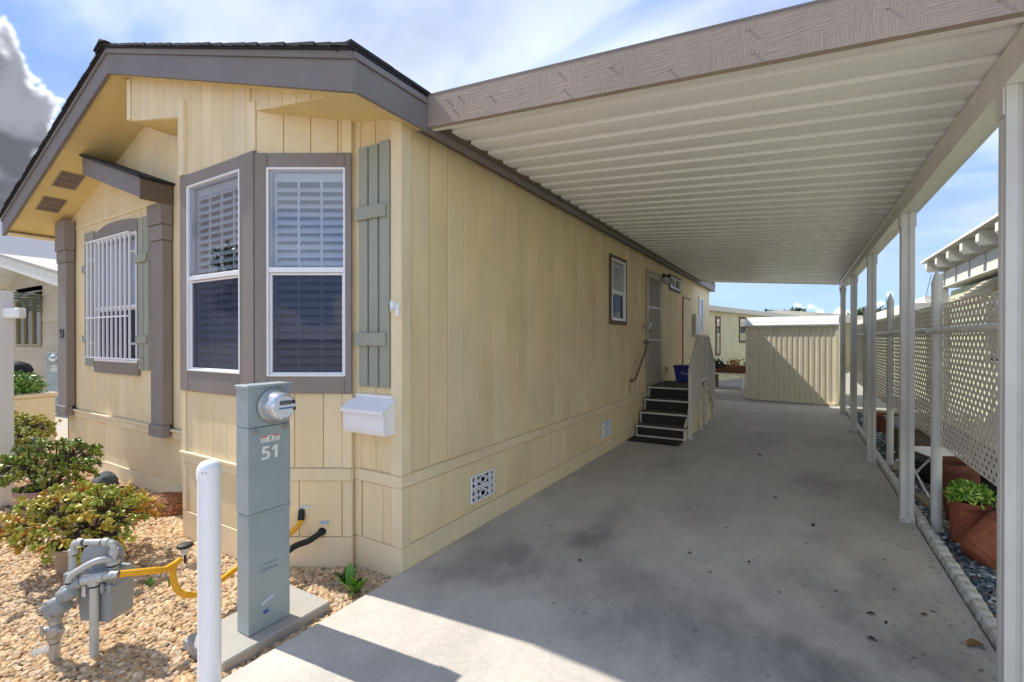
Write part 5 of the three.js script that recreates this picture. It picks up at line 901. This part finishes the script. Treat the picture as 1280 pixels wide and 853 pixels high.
{ // cream home behind ours, turned a little
  const dir = THREE.MathUtils.degToRad(14.2), g = thing('neighbour_home', 'pale cream home with brown framed windows behind the shed', 'house', [-3.4, -0.08, -15.4], Math.PI / 2 - dir);
  const cm = ['#e2d7ae', '#ded3a9'].map(c => M(c, { map: T_paint, bump: T_fine, bs: 0.0006, rough: 0.75 })), L = 16;
  const w = grp(g, 'side_wall', [0, 0, 0], 0); lapWall(w, L, 0, 1.1, 7, cm); part(w, 'upper_panel', slab(0, L, 1.108, 2.62, -0.02, 0.012), cm[0]);
  part(g, 'body', slab(0.02, L, 0, 2.6, -5, -0.03), cm[1]);
  part(g, 'roof', prism([[0.25, 2.62], [0.27, 2.80], [-2.5, 3.12], [-5.2, 2.8], [-5.2, 2.62]], 'x', -0.3, L + 0.3), M('#d9d2c4', { map: T_metal, rough: 0.6 }));
  const bw = M('#6d4038', { rough: 0.6 });
  const win = (x, y0, y1, ww, n) => { const k = grp(g, 'window', [x, y0, 0.0125], 0), hh = y1 - y0; part(k, 'frame', merge([box(0, 0.09, 0, hh, 0, 0.03), box(ww - 0.09, ww, 0, hh, 0, 0.03), box(0.09, ww - 0.09, 0, 0.09, 0, 0.028), box(0.09, ww - 0.09, hh - 0.09, hh, 0, 0.028)]), bw); part(k, 'sash', box(0.09, ww - 0.09, 0.09, hh - 0.09, 0.001, 0.012, 0.002), MAT.dark); if (n) for (let i = 0; i < n; i++) part(k, 'light_block', box(0.16, ww - 0.16, hh * 0.5 + i * hh * 0.12, hh * 0.5 + i * hh * 0.12 + hh * 0.07, 0.0125, 0.02, 0.002), MAT.vinyl); else part(k, 'mullion', merge([box(0.1, 0.16, 0.1, hh - 0.1, 0.0125, 0.022), box(ww * 0.55, ww * 0.55 + 0.06, 0.1, hh - 0.1, 0.0125, 0.022)]), MAT.vinyl); part(k, 'pane', boxUV(norm(new THREE.PlaneGeometry(ww - 0.18, hh - 0.18)).translate(ww / 2, hh / 2, 0.024)), MAT.glass); };
  win(3.22, 1.02, 2.46, 0.42, 4); win(5.5, 1.48, 2.52, 1.25, 0); win(8.1, 1.9, 2.55, 1.0, 0);
  const d = thing('raised_planter', 'long brown timber planter behind a low white rail', 'planter', [-1.55, 0, -16.4], -0.2);
  for (let i = 0; i < 3; i++) part(d, 'plank', box(-0.9, 0.9, 0.42 + i * 0.1, 0.515 + i * 0.1, -0.25, 0.25, 0.006), MAT.wood); for (const x of [-0.8, 0.8]) part(d, 'leg', box(x - 0.05, x + 0.05, 0, 0.42, -0.2, 0.2, 0.005), MAT.wood);
  const rl = thing('low_rail', 'low white rail in front of the timber planter', 'rail', [-1.7, 0, -15.9], -0.2);
  part(rl, 'rail', box(-1.0, 0.9, 0.44, 0.49, -0.03, 0.03, 0.004), MAT.whitePaint); for (const x of [-0.95, 0.25, 0.8]) part(rl, 'post', box(x - 0.025, x + 0.025, 0, 0.44, -0.025, 0.025, 0.003), MAT.whitePaint);
  const hs = thing('garden_hose', 'coiled dark green garden hose hanging on the cream home', 'hose', [-1.32, 1.05, -17.3], 1.2);
  for (let i = 0; i < 4; i++) { const P = []; for (let k = 0; k < 16; k++) { const a = k / 16 * 6.283; P.push([0.16 * Math.cos(a) * (1 + 0.05 * i), 0.34 * Math.sin(a) * (1 + 0.03 * i), i * 0.025]); } part(hs, 'coil', tube(P, 0.016, 40, 6, true), M('#2c3a34', { rough: 0.5 })); }
  const q = rng(71), mk = (n, x, y, z, r, hex, name, label) => { const gs = [], lg = leafUV(leafGeo(0.09, 0.04, 0.004)), o = new THREE.Object3D(); for (let i = 0; i < n; i++) { o.position.set((q() - 0.5) * r * 2, q() * r, (q() - 0.5) * r); o.rotation.set(q() * 3, q() * 6, q() * 3); o.updateMatrix(); gs.push(colored(lg.clone().applyMatrix4(o.matrix), new THREE.Color(hex).multiplyScalar(0.6 + 0.8 * q()))); } soloMesh(name, label, 'plant', mergeGeometries(gs), leafMat, [x, y, z]); };
  mk(120, -1.75, 0.70, -16.35, 0.18, '#a07a2c', 'planter_flower', 'orange flowering plant in the timber planter');
  mk(160, -1.25, 0.70, -16.4, 0.2, '#2f6a52', 'planter_herb', 'blue green herb clump in the timber planter');
  mk(160, -0.75, 0.70, -16.5, 0.2, '#6f9a3a', 'planter_grass', 'light green tuft at the end of the timber planter');
  mk(200, -1.75, 0.86, -12.6, 0.16, '#26452a', 'potted_fern', 'dark leafy plant hanging behind the step railing');
}
{ // green home on the right with a white pergola edge
  const g = absThing('neighbour_home', 'light green lap sided home behind the lattice fence', 'house', [3.4, -0.08, -11]);
  const gm = ['#cbd2b0', '#c6cdaa'].map(c => M(c, { map: T_paint, bump: T_fine, bs: 0.0006, rough: 0.75 })), w = grp(g, 'side_wall', [3.2, 0, -15.5], -Math.PI / 2); lapWall(w, 15, -0.08, 2.72, 14, gm, [[2.6, 4.4, 1.2, 2.3], [6.4, 7.6, 1.2, 2.4]]);
  part(g, 'body', slab(3.5, 8, -0.08, 2.7, -15.45, 0), gm[1]); 
  for (const [z, ww] of [[-12.0, 1.8], [-8.5, 1.2]]) { const k = grp(g, 'window', [3.2, 1.2, z - ww / 2 - 0.0], -Math.PI / 2); part(k, 'frame', merge([box(0, 0.06, 0, 1.1, -0.05, 0.035), box(ww - 0.06, ww, 0, 1.1, -0.05, 0.035), box(0.06, ww - 0.06, 0, 0.06, -0.05, 0.034), box(0.06, ww - 0.06, 1.04, 1.1, -0.05, 0.034)]), MAT.vinyl); part(k, 'pane', boxUV(norm(new THREE.PlaneGeometry(ww - 0.12, 0.98)).translate(ww / 2, 0.55, -0.01)), MAT.glass); }
  part(g, 'roof', slab(3.0, 8.2, 2.82, 2.95, -15.8, 0.3), MAT.whitePaint);
  const a = absThing('window_awning', 'white slatted awning propped open over the green home window', 'awning', [2.9, 2.2, -11.6]);
  for (let i = 0; i < 9; i++) part(a, 'slat', box(-0.05, 0.05, -0.008, 0.008, -12.9, -10.75, 0.002).rotateZ(-0.25).translate(3.14 - i * 0.075, 2.66 - i * 0.062, 0), MAT.whitePaint);
  for (const z of [-12.92, -10.73]) part(a, 'side_bar', bar([3.15, 2.68, z], [2.52, 2.16, z], 0.025, 0.05), M('#cfae8c', { rough: 0.6 }));
  part(a, 'prop', rod([3.17, 1.9, -10.8], [2.56, 2.18, -10.8], 0.012), MAT.whitePaint);
  const p = absThing('pergola', 'white pergola with clipped rafter tails beside the green home', 'pergola', [2.5, -0.08, -10]);
  part(p, 'beam', box(2.42, 2.50, 2.56, 2.86, -12.6, -3.5, 0.005), MAT.whitePaint);
  for (const z of [-12.45, -8.0, -3.7]) part(p, 'post', box(2.405, 2.515, -0.08, 2.556, z - 0.055, z + 0.055, 0.006), MAT.whitePaint);
  for (let i = 0; i < 12; i++) { const z = -12.2 + i * 0.78; part(p, 'rafter', prism([[2.14, 2.92], [2.18, 2.865], [3.18, 2.865], [3.18, 3.07], [2.18, 3.07], [2.14, 3.03]], 'z', z - 0.07, z + 0.07), MAT.whitePaint); part(p, 'rafter_strap', box(2.410, 2.4195, 2.66, 2.86, z - 0.02, z + 0.02, 0.002), M('#c9c3b8', { rough: 0.5 })); }
  part(p, 'roof_sheet', slab(2.10, 3.3, 3.075, 3.11, -12.5, -3.4), MAT.whitePaint);
  const f = absThing('neighbour_home', 'far green home with a white flat roof edge beyond the fence', 'house', [5, -0.08, -24]);
  part(f, 'wall', slab(2.9, 9, -0.08, 2.25, -34, -16.5), gm[0]); part(f, 'roof', merge([slab(2.6, 9.3, 2.251, 2.50, -34.3, -16.2), slab(2.9, 9, 2.505, 2.7, -34, -16.5)]), MAT.whitePaint);
  part(f, 'trellis', merge([0, 1, 2, 3, 4, 5].flatMap(i => [bar([2.0 + i * 0.16, 0.2, -16.47], [2.0 + i * 0.16 + 0.5, 2.0, -16.46], 0.02, 0.02), bar([2.0 + i * 0.16 + 0.5, 0.2, -16.45], [2.0 + i * 0.16, 2.0, -16.44], 0.02, 0.02)])).translate(0.9, 0, 0), MAT.black);
  const t = absThing('neighbour_home', 'low white roofed home far behind the shed', 'house', [-3, -0.08, -33]);
  part(t, 'wall', slab(-6, 4, -0.08, 2.4, -40, -31), M('#cdbf9c', { map: T_paint, rough: 0.8 })); part(t, 'roof', prism([[-6.4, 2.41], [4.4, 2.41], [4.4, 2.6], [-1, 3.2], [-6.4, 2.6]], 'z', -40.3, -30.7), M('#d8d0bd', { map: T_metal, rough: 0.6 }));
}

// ------------------------------------------------------------------ pots and clutter under the fence
{
  const pt = (r0, r1, h) => lathe([[0, 0], [r0, 0], [r0 + 0.004, 0.006], [r1, h * 0.86], [r1 + 0.014, h * 0.87], [r1 + 0.014, h], [r1 - 0.008, h], [r0 - 0.008, 0.03], [0, 0.03]], 30);
  const a = thing('terracotta_pot', 'tall dark terracotta pot leaning behind the fence', 'pot', [1.22, -0.05, -5.5]); const am = part(a, 'pot', pt(0.10, 0.15, 0.55), MAT.oldTerracotta); am.rotation.set(0.06, 0, 0.12);
  const b = thing('terracotta_pot', 'small round terracotta pot planted with a bright green succulent', 'pot', [1.135, -0.045, -4.98]); part(b, 'pot', pt(0.105, 0.115, 0.34), MAT.terracotta);
  const gs = [], q = rng(81), lg = leafUV(leafGeo(0.042, 0.017, 0.005)), o = new THREE.Object3D(); for (let i = 0; i < 640; i++) { const v = new THREE.Vector3(q() - 0.5, q() * 0.75, q() - 0.5).normalize().multiplyScalar(0.15 * Math.pow(q(), 0.3)); o.position.set(v.x * 1.1, 0.35 + v.y * 0.8, v.z); o.lookAt(v.x * 3, 2 + v.y, v.z * 3); o.rotateX(1.2); o.rotateZ(q() * 6); o.updateMatrix(); gs.push(colored(lg.clone().applyMatrix4(o.matrix), new THREE.Color(q() < 0.3 ? '#a8c24a' : '#6c9c30').multiplyScalar(0.5 + 0.7 * q()))); }
  part(b, 'succulent', mergeGeometries(gs), leafMat);
  // big pot lying on its side with an incised band
  const c = thing('terracotta_pot', 'large incised terracotta pot tipped over on the blue pebbles', 'pot', [1.26, 0.12, -4.66]);
  const body = new THREE.Group(); body.name = 'pot_body'; body.rotation.set(0.25, 0.55, -1.05); c.add(body);
  part(body, 'shell', lathe([[0, -0.26], [0.10, -0.255], [0.125, -0.22], [0.155, -0.12], [0.175, 0.0], [0.18, 0.10], [0.172, 0.18], [0.158, 0.22], [0.178, 0.235], [0.178, 0.27], [0.16, 0.27], [0.14, 0.21], [0.14, -0.2], [0, -0.22]], 40), MAT.terracotta);
  for (const y of [0.02, 0.12]) part(body, 'band', new THREE.TorusGeometry(0.178, 0.005, 6, 40).rotateX(Math.PI / 2).translate(0, y, 0), MAT.terracotta);
  for (let i = 0; i < 30; i++) { const an = i / 30 * 6.283; part(body, 'notch', box(-0.004, 0.004, 0.035, 0.105, 0.174, 0.183, 0.002).rotateZ(0.0).rotateY(an), MAT.oldTerracotta); }
  const d = thing('wire_table', 'small white folding wire table under the lattice fence', 'table', [1.22, -0.05, -6.35], 0.3);
  part(d, 'top', box(-0.2, 0.2, 0.44, 0.452, -0.26, 0.26, 0.004), MAT.lattice); for (const x of [-0.2, 0.2]) { part(d, 'leg', bar([x, 0, -0.28], [x, 0.44, 0.26], 0.016, 0.016), MAT.vinyl); part(d, 'leg', bar([x, 0, 0.28], [x, 0.44, -0.26], 0.016, 0.016), MAT.vinyl); part(d, 'brace', bar([x, 0.18, -0.06], [x, 0.26, 0.06], 0.012, 0.012), MAT.vinyl); }
  const e = thing('low_bench', 'low brown bench behind the far fence posts', 'bench', [1.3, -0.05, -8.6]); part(e, 'seat', box(-0.2, 0.2, 0.40, 0.43, -0.6, 0.6, 0.005), MAT.brown); for (const z of [-0.5, 0.5]) part(e, 'leg', box(-0.16, 0.16, 0, 0.40, z - 0.02, z + 0.02, 0.004), MAT.brown);
  const k = (x, z, r, h, m, l) => { const t = thing('plant_pot', l, 'pot', [x, -0.05, z]); part(t, 'pot', pt(r * 0.75, r, h), m); part(t, 'soil', disc(r * 0.9, 0.01, 0, h * 0.88, 0, 'y', 18), MAT.soil); };
  k(1.25, -6.9, 0.14, 0.26, MAT.black, 'black plastic pot behind the wire table'); k(1.45, -7.8, 0.13, 0.24, M('#6f2a2a', { rough: 0.5 }), 'dark red pot under the fence beside the low bench'); k(1.28, -10.2, 0.18, 0.32, MAT.oldTerracotta, 'brown terracotta pot at the far end of the fence'); k(1.5, -5.9, 0.15, 0.5, MAT.black, 'tall black pot behind the leaning terracotta pot');
  soloMesh('stepping_stone', 'flat tan stepping stone under the wire table', 'paving stone', box(-0.25, 0.25, -0.05, 0.0, -0.2, 0.2, 0.01), M('#9b8d78', { map: T_paint, bump: T_fine, bs: 0.002, rough: 0.9 }), [1.25, 0.0, -6.0], 0.1);
  soloMesh('stepping_stone', 'flat tan stepping stone between the black pot and the red pot', 'paving stone', box(-0.25, 0.25, -0.05, 0.0, -0.2, 0.2, 0.01), M('#9b8d78', { map: T_paint, bump: T_fine, bs: 0.002, rough: 0.9 }), [1.22, 0.0, -7.35], -0.1);
}
// leaves and crumbs dropped on the concrete
{
  const q = rng(91), lm = ['#4a2c22', '#2c2220', '#7a5a34'].map(c => M(c, { rough: 0.9 }));
  const leaf = s => { const F = [], n = 6, e = []; for (let i = 0; i <= n; i++) { const t = i / n, w = Math.sin(Math.PI * (0.05 + 0.9 * t)) * s * 0.28 * (0.8 + 0.4 * q()); e.push([t * s - s / 2, w, 0.002 + s * 0.12 * Math.sin(t * 3 + q()), ]); } for (let i = 0; i < n; i++) { const [x0, w0, h0] = e[i], [x1, w1, h1] = e[i + 1]; F.push([[x0, h0 + w0 * 0.5, -w0], [x0, h0, 0], [x1, h1, 0], [x1, h1 + w1 * 0.5, -w1]]); F.push([[x0, h0, 0], [x0, h0 + w0 * 0.5, w0], [x1, h1 + w1 * 0.5, w1], [x1, h1, 0]]); } return boxUV(polyMesh(F)); };
  soloMesh('fallen_leaf', 'curled tan leaf lying against the white edging stones', 'leaf', leaf(0.09), lm[2], [0.765, 0.002, -3.24], 0.6);
  for (const [x, z, s] of [[0.109, -4.64, 0.07], [0.349, -3.306, 0.06], [0.327, -3.03, 0.06], [0.41, -3.25, 0.04], [-0.442, -7.062, 0.09], [-0.191, -5.262, 0.06], [-0.292, -3.645, 0.04], [-0.673, -3.569, 0.045], [0.05, -4.2, 0.04], [-0.5, -4.2, 0.035], [-0.85, -4.5, 0.04], [-1.2, -4.4, 0.03], [0.2, -3.5, 0.03], [0.6, -3.45, 0.05], [-0.1, -3.3, 0.03], [-1.75, -3.5, 0.03], [-1.3, -3.05, 0.05], [-0.5, -3.35, 0.03]]) soloMesh('leaf_scrap', 'dark dry leaf scrap lying on the shaded concrete', 'leaf', leaf(s * 0.75), lm[Math.floor(q() * 2)], [x, 0.002, z], q() * 6, 'leaf scraps on the driveway');
}
// ------------------------------------------------------------------ trees far behind the roofs
function tree(label, pos, h, r, seed, hex) {
  const t = thing('tree', label, 'tree', pos, 0, undefined), q = rng(seed), gs = [], lg = leafUV(leafGeo(0.28, 0.16, 0.01)), o = new THREE.Object3D(), br = [];
  br.push(rod([0, 0, 0], [0.1, h * 0.55, 0], 0.16, 8, 0.09));
  const cl = []; for (let i = 0; i < 16; i++) { const a = q() * 6.283, e = q(); const p = [Math.cos(a) * r * 0.75 * Math.sqrt(q()), h * (0.5 + 0.45 * e), Math.sin(a) * r * 0.75 * Math.sqrt(q())]; cl.push(p); br.push(rod([0.05, h * (0.3 + 0.2 * q()), 0], p, 0.05, 5, 0.015)); }
  for (let i = 0; i < 2600; i++) { const c = cl[Math.floor(q() * cl.length)], v = new THREE.Vector3(q() - 0.5, q() - 0.5, q() - 0.5).normalize().multiplyScalar(r * 0.38 * Math.pow(q(), 0.4)); o.position.set(c[0] + v.x, c[1] + v.y * 0.7, c[2] + v.z); o.rotation.set(q() * 6, q() * 6, q() * 6); o.updateMatrix(); gs.push(colored(lg.clone().applyMatrix4(o.matrix), new THREE.Color(hex).multiplyScalar(0.6 + 0.8 * q()))); }
  part(t, 'trunk', merge(br), MAT.bark); const f = part(t, 'crown', mergeGeometries(gs), leafMat); f.userData.kind = 'stuff';
}
tree('dark rounded tree showing over the low white roofed home', [-1.2, -0.08, -44], 4.0, 1.7, 401, '#3e5228');
tree('small olive tree behind the lattice fence end', [4.6, -0.08, -45], 4.0, 1.8, 402, '#4a5a30');
tree('spreading tree beside the olive tree far beyond the fence', [9.0, -0.08, -50], 4.3, 2.2, 403, '#435630');
tree('tall leafy tree across the street facing the bay window', [-21, -0.08, 9], 6.0, 2.4, 404, '#4a5c30');
tree('broad green tree across the street beside the tall one', [-26, -0.08, 13], 6.5, 3.0, 405, '#53643a');

scene.traverse(o => { if (o.isMesh) { o.castShadow = true; o.receiveShadow = true; } });
renderer.render(scene, camera);
